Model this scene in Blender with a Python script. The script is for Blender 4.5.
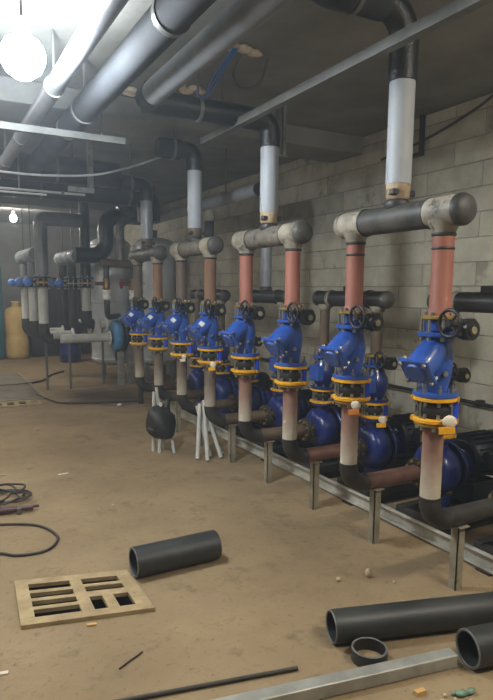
import bpy, math, random
from mathutils import Vector, Matrix, Quaternion
random.seed(7)
for o in list(bpy.data.objects): bpy.data.objects.remove(o)
S = bpy.context.scene
COL = S.collection

# ------------------------------------------------------------------ camera
CAM_YAW, CAM_PITCH, CAM_ROLL, F_PX, CAM_H = 0.5002, 0.1370, 0.0092, 588.2, 1.6
cam_d = bpy.data.cameras.new('camera')
cam = bpy.data.objects.new('camera', cam_d); COL.objects.link(cam)
S.camera = cam
cam_d.sensor_fit = 'VERTICAL'; cam_d.sensor_height = 36.0; cam_d.sensor_width = 36.0 * 493 / 700
cam_d.lens = F_PX / 700 * 36.0
cam_d.shift_y = 21.5 / 700            # the optical centre lies below the middle of the 493x700 frame
cam_d.clip_start = 0.05; cam_d.clip_end = 100
fwd = Vector((math.sin(CAM_YAW) * math.cos(CAM_PITCH), math.cos(CAM_YAW) * math.cos(CAM_PITCH), -math.sin(CAM_PITCH)))
rt = Vector((math.cos(CAM_YAW), -math.sin(CAM_YAW), 0)); up = rt.cross(fwd)
c_, s_ = math.cos(CAM_ROLL), math.sin(CAM_ROLL)
r2 = rt * c_ + up * s_; u2 = up * c_ - rt * s_
cam.matrix_world = Matrix(((r2.x, u2.x, -fwd.x, 0), (r2.y, u2.y, -fwd.y, 0), (r2.z, u2.z, -fwd.z, CAM_H), (0, 0, 0, 1)))

# ------------------------------------------------------------------ world and exposure
W = bpy.data.worlds.new('world'); S.world = W; W.use_nodes = True
W.node_tree.nodes['Background'].inputs[0].default_value = (0.6, 0.7, 0.8, 1)
W.node_tree.nodes['Background'].inputs[1].default_value = 0.02
S.view_settings.view_transform = 'Standard'; S.view_settings.look = 'None'
S.view_settings.gamma = 1; S.view_settings.use_curve_mapping = False
S.view_settings.exposure = 1.5
LAMP_MAIN, LAMP_NEAR, LAMP_FILL, LAMP_FAR = 170.0, 85.0, 46.0, 160.0   # emission strengths of the room's lamps and of the added unseen fill

HAZE = 0.010                                        # thin bluish air haze, added mostly to stand in for lens glare
vs = W.node_tree.nodes.new('ShaderNodeVolumeScatter'); vs.inputs['Density'].default_value = HAZE; vs.inputs['Anisotropy'].default_value = .35
vs.inputs['Color'].default_value = (.80, .90, 1, 1); W.node_tree.links.new(vs.outputs[0], W.node_tree.nodes['World Output'].inputs['Volume'])
# ------------------------------------------------------------------ materials
def lin(c):
    out = []
    for v in c:
        v /= 255.0
        out.append(v / 12.92 if v <= .04045 else ((v + .055) / 1.055) ** 2.4)
    return tuple(out) + (1,)
MATS = {}
def mat(name, a, b=None, rough=.6, metal=0.0, scale=6.0, detail=6, bump=0.0, bscale=60, spots=None, spot_scale=9, spot_cut=.62,
        coat=0.0, rnd=0.0, stretch=(1, 1, 1), lo=.35, hi=.65):
    """procedural paint/metal/stone: noise between a and b, optional chipped spots of a third colour"""
    m = bpy.data.materials.new(name); m.use_nodes = True; MATS[name] = m
    nt = m.node_tree; N = nt.nodes; L = nt.links
    P = N['Principled BSDF']; P.inputs['Roughness'].default_value = rough; P.inputs['Metallic'].default_value = metal
    if coat: P.inputs['Coat Weight'].default_value = coat
    tc = N.new('ShaderNodeTexCoord'); mp = N.new('ShaderNodeMapping'); mp.inputs['Scale'].default_value = stretch
    L.new(tc.outputs['Object'], mp.inputs['Vector'])
    oi = N.new('ShaderNodeObjectInfo')
    ad = N.new('ShaderNodeVectorMath'); ad.operation = 'ADD'
    ml = N.new('ShaderNodeMath'); ml.operation = 'MULTIPLY'; ml.inputs[1].default_value = 37.0
    L.new(oi.outputs['Random'], ml.inputs[0]); L.new(mp.outputs[0], ad.inputs[0]); L.new(ml.outputs[0], ad.inputs[1])
    n = N.new('ShaderNodeTexNoise'); n.inputs['Scale'].default_value = scale; n.inputs['Detail'].default_value = detail
    n.inputs['Roughness'].default_value = .62
    L.new(ad.outputs[0], n.inputs['Vector'])
    r = N.new('ShaderNodeValToRGB'); r.color_ramp.elements[0].position = lo; r.color_ramp.elements[1].position = hi
    r.color_ramp.elements[0].color = lin(a); r.color_ramp.elements[1].color = lin(b or a)
    L.new(n.outputs['Fac'], r.inputs[0]); col = r.outputs[0]
    if spots:
        n2 = N.new('ShaderNodeTexNoise'); n2.inputs['Scale'].default_value = spot_scale; n2.inputs['Detail'].default_value = 8
        n2.inputs['Roughness'].default_value = .7
        L.new(ad.outputs[0], n2.inputs['Vector'])
        r3 = N.new('ShaderNodeValToRGB'); r3.color_ramp.elements[0].position = spot_cut; r3.color_ramp.elements[1].position = spot_cut + .06
        L.new(n2.outputs['Fac'], r3.inputs[0])
        mx = N.new('ShaderNodeMix'); mx.data_type = 'RGBA'
        L.new(r3.outputs[0], mx.inputs[0]); L.new(col, mx.inputs[6]); mx.inputs[7].default_value = lin(spots); col = mx.outputs[2]
    if rnd:
        hs = N.new('ShaderNodeHueSaturation'); mr = N.new('ShaderNodeMapRange')
        mr.inputs[3].default_value = 1 - rnd; mr.inputs[4].default_value = 1 + rnd
        L.new(oi.outputs['Random'], mr.inputs[0]); L.new(mr.outputs[0], hs.inputs['Value']); L.new(col, hs.inputs['Color']); col = hs.outputs[0]
    L.new(col, P.inputs['Base Color'])
    if bump:
        bn = N.new('ShaderNodeTexNoise'); bn.inputs['Scale'].default_value = bscale; bn.inputs['Detail'].default_value = 5
        L.new(ad.outputs[0], bn.inputs['Vector'])
        bp = N.new('ShaderNodeBump'); bp.inputs['Strength'].default_value = bump; bp.inputs['Distance'].default_value = .01
        L.new(bn.outputs['Fac'], bp.inputs['Height']); L.new(bp.outputs[0], P.inputs['Normal'])
    return m
def glow(name, color, strength):
    m = bpy.data.materials.new(name); m.use_nodes = True; MATS[name] = m
    P = m.node_tree.nodes['Principled BSDF']; P.inputs['Base Color'].default_value = (1, 1, 1, 1)
    P.inputs['Emission Color'].default_value = color; P.inputs['Emission Strength'].default_value = strength
    return m
mat('block', (172, 167, 150), (148, 143, 128), rough=.9, scale=4, bump=.35, bscale=45, spots=(128, 123, 108), spot_scale=2.2, spot_cut=.6, rnd=.07)
mat('mortar', (136, 131, 117), (112, 108, 97), rough=.95, scale=12, bump=.4)
mat('plaster', (150, 150, 146), (126, 126, 122), rough=.9, scale=1.2, bump=.2)
mat('ceiling', (138, 137, 131), (108, 107, 102), rough=.92, scale=1.1, bump=.25, bscale=25, spots=(146, 142, 132), spot_scale=1.6, spot_cut=.66)
mat('strainer_blue', (46, 88, 172), (36, 72, 150), rough=.32, scale=8, coat=.25)
mat('pump_blue', (30, 46, 112), (22, 36, 94), rough=.34, scale=8, coat=.2)
mat('motor_navy', (20, 27, 46), (13, 18, 32), rough=.45, scale=8)
mat('yellow', (236, 176, 30), (214, 150, 18), rough=.45, scale=10)
mat('tie_blue', (24, 70, 200), (18, 58, 178), rough=.4)
mat('rubber', (22, 22, 23), (32, 32, 32), rough=.7)
mat('indicator', (160, 150, 118), (120, 112, 88), rough=.5)
mat('black_paint', (14, 14, 15), (24, 24, 25), rough=.45, scale=14)
mat('bolt_zinc', (176, 176, 170), (140, 140, 136), rough=.35, metal=.8, scale=30)
mat('gold_flange', (168, 140, 70), (120, 98, 48), rough=.45, metal=.4, scale=14)
mat('brass', (150, 116, 62), (110, 84, 44), rough=.4, metal=.6)
mat('red_primer', (152, 94, 75), (130, 76, 60), rough=.6, scale=5, spots=(112, 72, 60), spot_scale=12, spot_cut=.62, stretch=(1, 1, .35))
mat('rust_brown', (118, 80, 66), (88, 62, 52), rough=.6, scale=6)
mat('rust_orange', (136, 100, 70), (108, 76, 52), rough=.65, scale=6, stretch=(1, 1, .3))
mat('dark_brown', (98, 82, 64), (70, 58, 46), rough=.6, scale=6, stretch=(1, 1, .3))
mat('header_dark', (44, 43, 41), (74, 71, 66), rough=.55, scale=7, spots=(134, 128, 115), spot_scale=6, spot_cut=.60)
mat('header_pale', (156, 148, 131), (110, 103, 91), rough=.6, scale=8, spots=(62, 58, 52), spot_scale=6, spot_cut=.56)
mat('collar_tan', (176, 154, 122), (120, 102, 80), rough=.7, scale=14, spots=(48, 44, 40), spot_scale=10, spot_cut=.58)
mat('header_scuffed', (120, 114, 102), (80, 76, 69), rough=.6, scale=9, spots=(40, 38, 36), spot_scale=6, spot_cut=.55)
mat('weld_black', (24, 23, 22), (46, 44, 42), rough=.5, scale=18)
mat('elbow_black', (34, 33, 32), (58, 55, 51), rough=.5, scale=9)
mat('grey_wrap', (164, 168, 172), (138, 143, 148), rough=.55, scale=3, stretch=(1, 1, .4))
mat('grey_pipe', (128, 130, 134), (104, 106, 110), rough=.36, scale=4)
mat('wrap_dark', (54, 56, 60), (40, 42, 46), rough=.9, scale=4)
mat('wrap_grey', (126, 128, 131), (104, 106, 110), rough=.85, scale=4)
mat('wrap_black', (28, 29, 31), (42, 43, 46), rough=.38, scale=5)
mat('foil_worn', (120, 116, 108), (70, 68, 66), rough=.4, scale=8, metal=.3)
mat('bitumen', (16, 16, 17), (30, 30, 30), rough=.4, scale=9, bump=.4)
mat('white_pipe', (206, 206, 200), (180, 180, 174), rough=.5, scale=4, spots=(60, 60, 60), spot_scale=4, spot_cut=.70)
mat('galv', (168, 168, 162), (132, 132, 128), rough=.42, metal=.5, scale=8)
mat('rail_steel', (196, 194, 184), (150, 146, 134), rough=.5, metal=.15, scale=6, spots=(110, 96, 76), spot_scale=9, spot_cut=.63)
mat('leg_steel', (158, 150, 130), (124, 116, 98), rough=.6, scale=9, spots=(90, 78, 60), spot_scale=10, spot_cut=.62)
mat('base_black', (34, 33, 32), (52, 49, 45), rough=.65, scale=6)
mat('strut', (112, 112, 108), (86, 86, 83), rough=.5, metal=.2, scale=6)
mat('strut_bright', (196, 200, 204), (168, 172, 176), rough=.5, scale=6)
mat('floor_pipe', (36, 38, 38), (54, 55, 53), rough=.5, scale=5, spots=(88, 86, 78), spot_scale=7, spot_cut=.66)
mat('floor_pipe_in', (26, 26, 26), (40, 40, 39), rough=.7)
mat('pipe_rim', (112, 112, 108), (82, 82, 80), rough=.5, scale=20)
mat('box_tube', (178, 178, 170), (146, 145, 138), rough=.38, metal=.35, scale=7)
mat('grate', (172, 150, 112), (140, 120, 88), rough=.8, scale=9, bump=.2, spots=(108, 90, 64), spot_scale=8, spot_cut=.6)
mat('pit', (30, 26, 20), (18, 16, 13), rough=.95)
mat('cable_dark', (44, 40, 36), (62, 56, 50), rough=.6)
mat('cable_grey', (92, 86, 76), (72, 66, 58), rough=.6)
mat('cable_blue', (70, 120, 190), (54, 100, 170), rough=.5)
mat('maroon', (84, 44, 48), (60, 32, 36), rough=.5)
mat('handle_red', (176, 28, 36), (150, 20, 30), rough=.4)
mat('white_plastic', (224, 224, 220), (204, 204, 200), rough=.4)
mat('tank_steel', (206, 210, 212), (180, 184, 188), rough=.35, metal=.1, scale=1.5)
mat('tank_grey', (120, 124, 128), (96, 100, 104), rough=.5, scale=2)
mat('jerry', (206, 178, 116), (184, 154, 94), rough=.55, scale=3)
mat('teal', (30, 92, 104), (22, 72, 84), rough=.4, scale=2)
mat('far_blue', (92, 150, 196), (60, 116, 164), rough=.4, scale=6)
mat('actuator_blue', (96, 140, 220), (70, 116, 200), rough=.4)
mat('paper', (226, 214, 196), (206, 190, 168), rough=.8, scale=14)
mat('tag_orange', (226, 140, 60), (206, 120, 44), rough=.7)
mat('bag', (34, 34, 34), (46, 46, 46), rough=.55, scale=6, bump=.3)
mat('stone', (196, 176, 146), (160, 142, 116), rough=.9, scale=20, bump=.3)
mat('glass_green', (120, 150, 130), (96, 128, 108), rough=.15, scale=10)
mat('wood_chip', (196, 156, 92), (170, 130, 72), rough=.8)
mat('plate', (120, 112, 96), (98, 90, 76), rough=.7, scale=4, spots=(134, 120, 96), spot_scale=3)
mat('plate_edge', (150, 134, 104), (124, 110, 84), rough=.7, scale=8)
mat('lamp_body', (210, 210, 208), (190, 190, 188), rough=.4)
glow('lamp_glow', (0.86, 0.94, 1.0, 1), LAMP_MAIN)
glow('lamp_near_glow', (1.0, .93, .80, 1), LAMP_NEAR)
glow('lamp_fill_glow', (1.0, .94, .83, 1), LAMP_FILL)  # glow of the fill battens added out of view
glow('lamp_far_glow', (1.0, .96, .88, 1), LAMP_FAR)

def floor_material():
    m = bpy.data.materials.new('floor_dirt'); m.use_nodes = True; MATS['floor'] = m
    nt = m.node_tree; N = nt.nodes; L = nt.links; P = N['Principled BSDF']; P.inputs['Roughness'].default_value = .93
    tc = N.new('ShaderNodeTexCoord')
    def noise(scale, det, rough=.6, stretch=None):
        n = N.new('ShaderNodeTexNoise'); n.inputs['Scale'].default_value = scale; n.inputs['Detail'].default_value = det
        n.inputs['Roughness'].default_value = rough
        if stretch:
            mp = N.new('ShaderNodeMapping'); mp.inputs['Scale'].default_value = stretch; L.new(tc.outputs['Object'], mp.inputs[0]); L.new(mp.outputs[0], n.inputs['Vector'])
        else: L.new(tc.outputs['Object'], n.inputs['Vector'])
        return n
    def ramp(src, p0, c0, p1, c1):
        r = N.new('ShaderNodeValToRGB'); r.color_ramp.elements[0].position = p0; r.color_ramp.elements[1].position = p1
        r.color_ramp.elements[0].color = c0; r.color_ramp.elements[1].color = c1; L.new(src, r.inputs[0]); return r.outputs[0]
    def mixc(f, a, b):
        x = N.new('ShaderNodeMix'); x.data_type = 'RGBA'; L.new(f, x.inputs[0])
        for i, q in ((6, a), (7, b)):
            if isinstance(q, tuple): x.inputs[i].default_value = q
            else: L.new(q, x.inputs[i])
        return x.outputs[2]
    W0, W1 = (0, 0, 0, 1), (1, 1, 1, 1)
    base = ramp(noise(1.3, 9, .65).outputs['Fac'], .34, lin((124, 105, 78)), .68, lin((148, 127, 95)))
    dust = ramp(noise(.55, 6).outputs['Fac'], .5, W0, .75, W1)
    base = mixc(dust, base, lin((158, 139, 108)))
    stain = ramp(noise(.9, 10, .72, (1, .55, 1)).outputs['Fac'], .60, W0, .74, W1)
    base = mixc(stain, base, lin((78, 64, 46)))
    speck = ramp(noise(26, 8, .75).outputs['Fac'], .56, W0, .72, W1)
    base = mixc(speck, base, lin((92, 75, 52)))
    grit = ramp(noise(4.5, 10, .75).outputs['Fac'], .54, W0, .70, W1)
    base = mixc(grit, base, lin((104, 86, 62)))
    # old dark spill between the far valve rows
    g = N.new('ShaderNodeTexGradient'); g.gradient_type = 'SPHERICAL'
    mp = N.new('ShaderNodeMapping'); mp.vector_type = 'TEXTURE'; mp.inputs['Location'].default_value = (2.35, 8.7, 0); mp.inputs['Scale'].default_value = (1.2, 1.6, 1)
    L.new(tc.outputs['Object'], mp.inputs[0]); L.new(mp.outputs[0], g.inputs[0])
    mu = N.new('ShaderNodeMath'); mu.operation = 'MULTIPLY'; L.new(g.outputs['Fac'], mu.inputs[0]); L.new(noise(3, 8, .7, (.6, 1.8, 1)).outputs['Fac'], mu.inputs[1])
    sp = ramp(mu.outputs[0], .16, W0, .36, W1)
    base = mixc(sp, base, lin((74, 62, 48)))
    L.new(base, P.inputs['Base Color'])
    b1 = noise(7, 8, .65); b2 = noise(90, 4)
    a = N.new('ShaderNodeMath'); a.operation = 'MULTIPLY_ADD'; a.inputs[1].default_value = .25
    L.new(b2.outputs['Fac'], a.inputs[0]); L.new(b1.outputs['Fac'], a.inputs[2])
    bp = N.new('ShaderNodeBump'); bp.inputs['Strength'].default_value = .35; bp.inputs['Distance'].default_value = .02
    L.new(a.outputs[0], bp.inputs['Height']); L.new(bp.outputs[0], P.inputs['Normal'])
floor_material()
def lower_pipe_material(name, top, mid, low):
    """primer above, limewashed below; the wash line runs round the pipe"""
    m = bpy.data.materials.new(name); m.use_nodes = True; MATS[name] = m
    nt = m.node_tree; N = nt.nodes; L = nt.links; P = N['Principled BSDF']; P.inputs['Roughness'].default_value = .65
    tc = N.new('ShaderNodeTexCoord'); sx = N.new('ShaderNodeSeparateXYZ'); L.new(tc.outputs['Object'], sx.inputs[0])
    n = N.new('ShaderNodeTexNoise'); n.inputs['Scale'].default_value = 12; n.inputs['Detail'].default_value = 6; L.new(tc.outputs['Object'], n.inputs['Vector'])
    a = N.new('ShaderNodeMath'); a.operation = 'MULTIPLY_ADD'; a.inputs[1].default_value = .16; L.new(n.outputs['Fac'], a.inputs[0]); L.new(sx.outputs['Z'], a.inputs[2])
    r = N.new('ShaderNodeValToRGB'); e = r.color_ramp.elements
    e[0].position = .68; e[0].color = lin(low); e[1].position = .98; e[1].color = lin(top)
    k = r.color_ramp.elements.new(.84); k.color = lin(mid); L.new(a.outputs[0], r.inputs[0]); L.new(r.outputs[0], P.inputs['Base Color'])
lower_pipe_material('primer_wash', (128, 88, 75), (146, 116, 101), (188, 177, 158))
lower_pipe_material('brown_wash', (96, 80, 66), (112, 98, 84), (166, 156, 140))

# ------------------------------------------------------------------ mesh helpers
def V(*a): return Vector(a)
def frame(ax):
    ax = Vector(ax).normalized()
    t = Vector((0, 0, 1)) if abs(ax.z) < .9 else Vector((1, 0, 0))
    u = t.cross(ax).normalized(); return u, ax.cross(u).normalized(), ax
class MB:
    def __init__(s): s.v, s.f, s.s = [], [], []
    def grid(s, rings, smooth=True, closed=False):
        """rings: equal-length loops of points joined by quads"""
        b = len(s.v); n = len(rings[0])
        for r in rings: s.v.extend(tuple(p) for p in r)
        m = len(rings)
        for i in range(m if closed else m - 1):
            j = (i + 1) % m
            for k in range(n):
                l = (k + 1) % n
                s.f.append((b + i * n + k, b + i * n + l, b + j * n + l, b + j * n + k)); s.s.append(smooth)
        return b, n, m
    def cap(s, ring, flip=False):
        b = len(s.v); s.v.extend(tuple(p) for p in ring); idx = tuple(range(b, b + len(ring)))
        s.f.append(idx[::-1] if flip else idx); s.s.append(False)
    def lathe(s, prof, o=(0, 0, 0), ax=(0, 0, 1), seg=20, smooth=True):
        """prof: list of (r, h); sharp corners when a point is repeated; r 0 closes the end"""
        u, w, a = frame(ax); o = Vector(o)
        def ring(r, h): return [o + a * h + (u * math.cos(2 * math.pi * k / seg) + w * math.sin(2 * math.pi * k / seg)) * r for k in range(seg)]
        i = 0; n = len(prof)
        for i in range(n - 1):
            (r0, h0), (r1, h1) = prof[i], prof[i + 1]
            if r0 <= 1e-6 and r1 <= 1e-6: continue
            if r0 <= 1e-6: s.cap(ring(r1, h1), flip=h1 <= h0 + 1e-9 or True); continue
            if r1 <= 1e-6: s.cap(ring(r0, h0)); continue
            flat = abs(h0 - h1) < 1e-6
            s.grid([ring(r0, h0), ring(r1, h1)], smooth and not flat)
        return s
    def rlathe(s, prof, o=(0, 0, 0), ax=(0, 0, 1), seg=20):
        """smooth round profile sharing the rings"""
        u, w, a = frame(ax); o = Vector(o)
        rings = [[o + a * h + (u * math.cos(2 * math.pi * k / seg) + w * math.sin(2 * math.pi * k / seg)) * max(r, 1e-4) for k in range(seg)] for r, h in prof]
        s.grid(rings); s.cap(rings[0], True); s.cap(rings[-1]); return s
    def cyl(s, p0, p1, r, seg=16, r1=None, caps=True):
        p0, p1 = Vector(p0), Vector(p1); h = (p1 - p0).length; r1 = r if r1 is None else r1
        prof = [(r, 0), (r1, h)]
        if caps: prof = [(0, 0)] + prof + [(0, h)]
        return s.lathe(prof, p0, p1 - p0, seg)
    def hollow(s, p0, p1, r, ri, seg=40):
        p0, p1 = Vector(p0), Vector(p1); h = (p1 - p0).length
        return s.lathe([(r, 0), (r, h), (ri, h), (ri, 0), (r, 0)], p0, p1 - p0, seg)
    def disc(s, p, ax, r, t, seg=24, hole=0.0):
        """flange with a small chamfer, from p along ax for t"""
        c = min(.003, t * .2)
        return s.lathe([(hole, 0), (r - c, 0), (r, c), (r, t - c), (r - c, t), (hole, t)], p, ax, seg)
    def sweep(s, pts, r, seg=16, caps=True, closed=False):
        pts = [Vector(p) for p in pts]; n = len(pts); rings = []
        t0 = (pts[1] - pts[0]).normalized(); u, w, _ = frame(t0)
        for i, p in enumerate(pts):
            if closed: t = (pts[(i + 1) % n] - pts[i - 1]).normalized()
            else: t = (pts[min(i + 1, n - 1)] - pts[max(i - 1, 0)]).normalized()
            q = t0.rotation_difference(t); u = q @ u; t0 = t
            u = (u - t * u.dot(t)).normalized(); w = t.cross(u)
            rr = r[i] if isinstance(r, (list, tuple)) else r
            rings.append([p + (u * math.cos(2 * math.pi * k / seg) + w * math.sin(2 * math.pi * k / seg)) * rr for k in range(seg)])
        s.grid(rings, closed=closed)
        if caps and not closed: s.cap(rings[0], True); s.cap(rings[-1])
        return s
    def box(s, c, d, rot=None, bev=0.0):
        c = Vector(c); hx, hy, hz = d[0] / 2, d[1] / 2, d[2] / 2; R_ = rot or Matrix.Identity(3)
        if bev <= 0:
            b = len(s.v)
            for x in (-hx, hx):
                for y in (-hy, hy):
                    for z in (-hz, hz): s.v.append(tuple(c + R_ @ Vector((x, y, z))))
            for q in ((0, 1, 3, 2), (4, 6, 7, 5), (0, 4, 5, 1), (2, 3, 7, 6), (0, 2, 6, 4), (1, 5, 7, 3)):
                s.f.append(tuple(b + k for k in q)); s.s.append(False)
            return s
        b = len(s.v)                                     # chamfered box: 24 vertices
        idx = {}
        for sx in (-1, 1):
            for sy in (-1, 1):
                for sz in (-1, 1):
                    for a in range(3):
                        p = [sx * (hx - bev), sy * (hy - bev), sz * (hz - bev)]; p[a] += (sx, sy, sz)[a] * bev
                        idx[(sx, sy, sz, a)] = len(s.v); s.v.append(tuple(c + R_ @ Vector(p)))
        def F(q): s.f.append(tuple(q)); s.s.append(False)
        for a in range(3):
            o1, o2 = (a + 1) % 3, (a + 2) % 3
            for sg in (-1, 1):
                q = []
                for i, j in ((-1, -1), (1, -1), (1, 1), (-1, 1)):
                    k = [0, 0, 0]; k[a] = sg; k[o1] = i; k[o2] = j; q.append(idx[tuple(k) + (a,)])
                F(q if sg > 0 else q[::-1])
            for i in (-1, 1):                            # edges along axis a
                for j in (-1, 1):
                    def K(z, which):
                        k = [0, 0, 0]; k[a] = z; k[o1] = i; k[o2] = j; return idx[tuple(k) + (which,)]
                    q = [K(-1, o1), K(1, o1), K(1, o2), K(-1, o2)]
                    F(q if i * j < 0 else q[::-1])
        for sx in (-1, 1):
            for sy in (-1, 1):
                for sz in (-1, 1):
                    q = [idx[(sx, sy, sz, a)] for a in range(3)]
                    F(q if sx * sy * sz > 0 else q[::-1])
        return s
    def bar(s, p0, p1, w, h, upv=(0, 0, 1), bev=0.0):
        p0, p1 = Vector(p0), Vector(p1); x = (p1 - p0); L_ = x.length; x.normalize()
        z = Vector(upv); z = (z - x * z.dot(x)).normalized(); y = z.cross(x)
        return s.box((p0 + p1) / 2, (L_, w, h), Matrix((x, y, z)).transposed(), bev)
    def bolts(s, o, ax, rc, n, r, h0, h1, ph=0.0):
        """hex bolts on a circle, from h0 to h1 along the axis"""
        u, w, a = frame(ax); o = Vector(o)
        for k in range(n):
            t = ph + 2 * math.pi * k / n; p = o + (u * math.cos(t) + w * math.sin(t)) * rc
            s.lathe([(0, h0), (r, h0), (r, h1), (0, h1)], p, a, 6, smooth=False)
        return s
    def blob(s, c, d, seg=14, rings=8, rot=None, jit=0.0):
        c = Vector(c); R_ = rot or Matrix.Identity(3); out = []
        for i in range(rings + 1):
            t = math.pi * i / rings; rr = max(math.sin(t), .02)
            out.append([c + R_ @ Vector((d[0] * rr * math.cos(2 * math.pi * k / seg) * (1 + random.uniform(-jit, jit)), d[1] * rr * math.sin(2 * math.pi * k / seg) * (1 + random.uniform(-jit, jit)), -d[2] * math.cos(t))) for k in range(seg)])
        s.grid(out); s.cap(out[0], True); s.cap(out[-1]); return s
    def mesh(s, name):
        me = bpy.data.meshes.new(name); me.from_pydata(s.v, [], s.f); me.update()
        me.polygons.foreach_set('use_smooth', s.s); me.validate(); return me
def fillet(pts, R_, n=8):
    pts = [Vector(p) for p in pts]; out = [pts[0]]
    for i in range(1, len(pts) - 1):
        a = (pts[i - 1] - pts[i]); b = (pts[i + 1] - pts[i]); la, lb = a.length, b.length; a.normalize(); b.normalize()
        ang = a.angle(b); d = min(R_ / math.tan(ang / 2), la * .49, lb * .49); rr = d * math.tan(ang / 2)
        bis = (a + b).normalized(); c = pts[i] + bis * (rr / math.sin(ang / 2))
        s0 = pts[i] + a * d - c; s1 = pts[i] + b * d - c; q = s0.rotation_difference(s1)
        for k in range(n + 1): out.append(c + Quaternion().slerp(q, k / n) @ s0)
    out.append(pts[-1]); return out
def smooth_path(pts, n=8):
    """Catmull-Rom through the points, for cables"""
    P = [Vector(p) for p in pts]; P = [P[0] * 2 - P[1]] + P + [P[-1] * 2 - P[-2]]; out = []
    for i in range(1, len(P) - 2):
        for k in range(n):
            t = k / n; a, b, c, d = P[i - 1:i + 3]
            out.append(.5 * ((2 * b) + (c - a) * t + (2 * a - 5 * b + 4 * c - d) * t * t + (3 * b - a - 3 * c + d) * t ** 3))
    out.append(P[-2]); return out

def thing(name, label, cat, loc=(0, 0, 0), group=None, rz=0.0):
    o = bpy.data.objects.new(name, None); COL.objects.link(o); o.empty_display_size = .05
    o.location = loc; o.rotation_euler = (0, 0, rz); o['label'] = label; o['category'] = cat
    if group: o['group'] = group
    return o
def part(name, mb, m, parent=None, kind=None, label=None, loc=None):
    me = mb.mesh(name); me.materials.append(MATS[m]); o = bpy.data.objects.new(name, me); COL.objects.link(o)
    if parent: o.parent = parent
    if kind: o['kind'] = kind
    if label: o['label'] = label
    if loc: o.location = loc
    return o
def single(name, mb, m, label, cat, loc=(0, 0, 0), group=None, rz=0.0):
    o = part(name, mb, m); o.location = loc; o.rotation_euler = (0, 0, rz); o['label'] = label; o['category'] = cat
    if group: o['group'] = group
    return o
def struct(name, mb, m, parent=None):
    o = part(name, mb, m, parent)
    if not parent: o['kind'] = 'structure'
    return o
def copy_tree(o, loc=None, label=None, parent=None):
    c = o.copy(); COL.objects.link(c); c.parent = parent
    if loc is not None: c.location = loc
    if label: c['label'] = label
    for ch in list(o.children): copy_tree(ch, None, None, c)
    return c
ORD = ['first', 'second', 'third', 'fourth', 'fifth', 'sixth', 'seventh', 'eighth']

# ================================================================== THE ROOM
H, WX, YF, XL, YB = 3.15, 4.0, 15.4, -3.6, -2.6
XR, XP = 2.233, 3.0                         # suction row and pump discharge row
YS = [2.103 + .667 * i for i in range(8)]
GRATE = ((.345, 3.25), (.925, 3.09), (.93, 2.635), (.315, 2.775))       # far-left, far-right, near-right, near-left
def quad_uv(c, u, v):
    A, B, C, D = [Vector((x, y, 0)) for x, y in c]
    return (D * (1 - u) + C * u) * (1 - v) + (A * (1 - u) + B * u) * v
HOLE = [quad_uv(GRATE, u, v) for u, v in ((.07, .09), (.93, .09), (.93, .91), (.07, .91))]
PIT = (.2, 1.05, 2.5, 3.4)                  # floor bay that holds the near pit
PIT2 = (.2, 1.22, 8.42, 8.72)
fm = MB()
xs = sorted({XL, WX, PIT[0], PIT[1], PIT2[0], PIT2[1]}); ys = sorted({YB, YF, PIT[2], PIT[3], PIT2[2], PIT2[3]})
for i in range(len(xs) - 1):
    for j in range(len(ys) - 1):
        mx, my = (xs[i] + xs[i + 1]) / 2, (ys[j] + ys[j + 1]) / 2
        if any(p[0] < mx < p[1] and p[2] < my < p[3] for p in (PIT, PIT2)): continue
        fm.box((mx, my, -.1), (xs[i + 1] - xs[i], ys[j + 1] - ys[j], .2))
floor = struct('floor', fm, 'floor')
pm = MB(); n0 = len(fm.v)                      # bay round the skewed pit opening
oc = [(PIT[0], PIT[2]), (PIT[1], PIT[2]), (PIT[1], PIT[3]), (PIT[0], PIT[3])]
fb = MB(); fb.v = [(x, y, 0) for x, y in oc] + [tuple(q) for q in HOLE] + [(q.x, q.y, -.6) for q in HOLE]
for k in range(4):
    l = (k + 1) % 4; fb.f.append((k, l, 4 + l, 4 + k)); fb.s.append(False)
struct('floor_bay', fb, 'floor', floor)
pm.v = [tuple(q) for q in HOLE] + [(q.x, q.y, -.6) for q in HOLE]
for k in range(4):
    l = (k + 1) % 4; pm.f.append((k, l, 4 + l, 4 + k)); pm.s.append(False)
pm.f.append((4, 5, 6, 7)); pm.s.append(False)
struct('drain_pit', pm, 'pit', floor)
p = PIT2; pm = MB(); cx_, cy_ = (p[0] + p[1]) / 2, (p[2] + p[3]) / 2
pm.box((cx_, cy_, -.62), (p[1] - p[0] + .1, p[3] - p[2] + .1, .04))
for sx in (0, 1): pm.box((p[sx] + (.02 if sx else -.02), cy_, -.4), (.04, p[3] - p[2] + .1, .4))
for sy in (2, 3): pm.box((cx_, p[sy] + (.02 if sy == 3 else -.02), -.4), (p[1] - p[0], .04, .4))
struct('drain_pit', pm, 'pit', floor)
struct('ceiling', MB().box(((XL + WX) / 2, (YB + YF) / 2, H + .1), (WX - XL + .4, YF - YB + .4, .2)), 'ceiling')
struct('ceiling_beam', MB().box(((XL + WX) / 2, 5.15, H - .085), (WX - XL, .5, .17), bev=.006), 'ceiling')
struct('ceiling_beam', MB().box(((XL + WX) / 2, 10.9, H - .085), (WX - XL, .5, .17), bev=.006), 'ceiling')
wall = struct('wall_right', MB().box((WX + .106, (YB + YF) / 2, H / 2), (.2, YF - YB + .4, H)), 'mortar')
struct('wall_far', MB().box(((XL + WX) / 2, YF + .1, H / 2), (WX - XL + .4, .2, H)), 'plaster')
struct('wall_left', MB().box((XL - .1, (YB + YF) / 2, H / 2), (.2, YF - YB + .4, H)), 'plaster')
struct('wall_back', MB().box(((XL + WX) / 2, YB - .1, H / 2), (WX - XL + .4, .2, H)), 'plaster')
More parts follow.
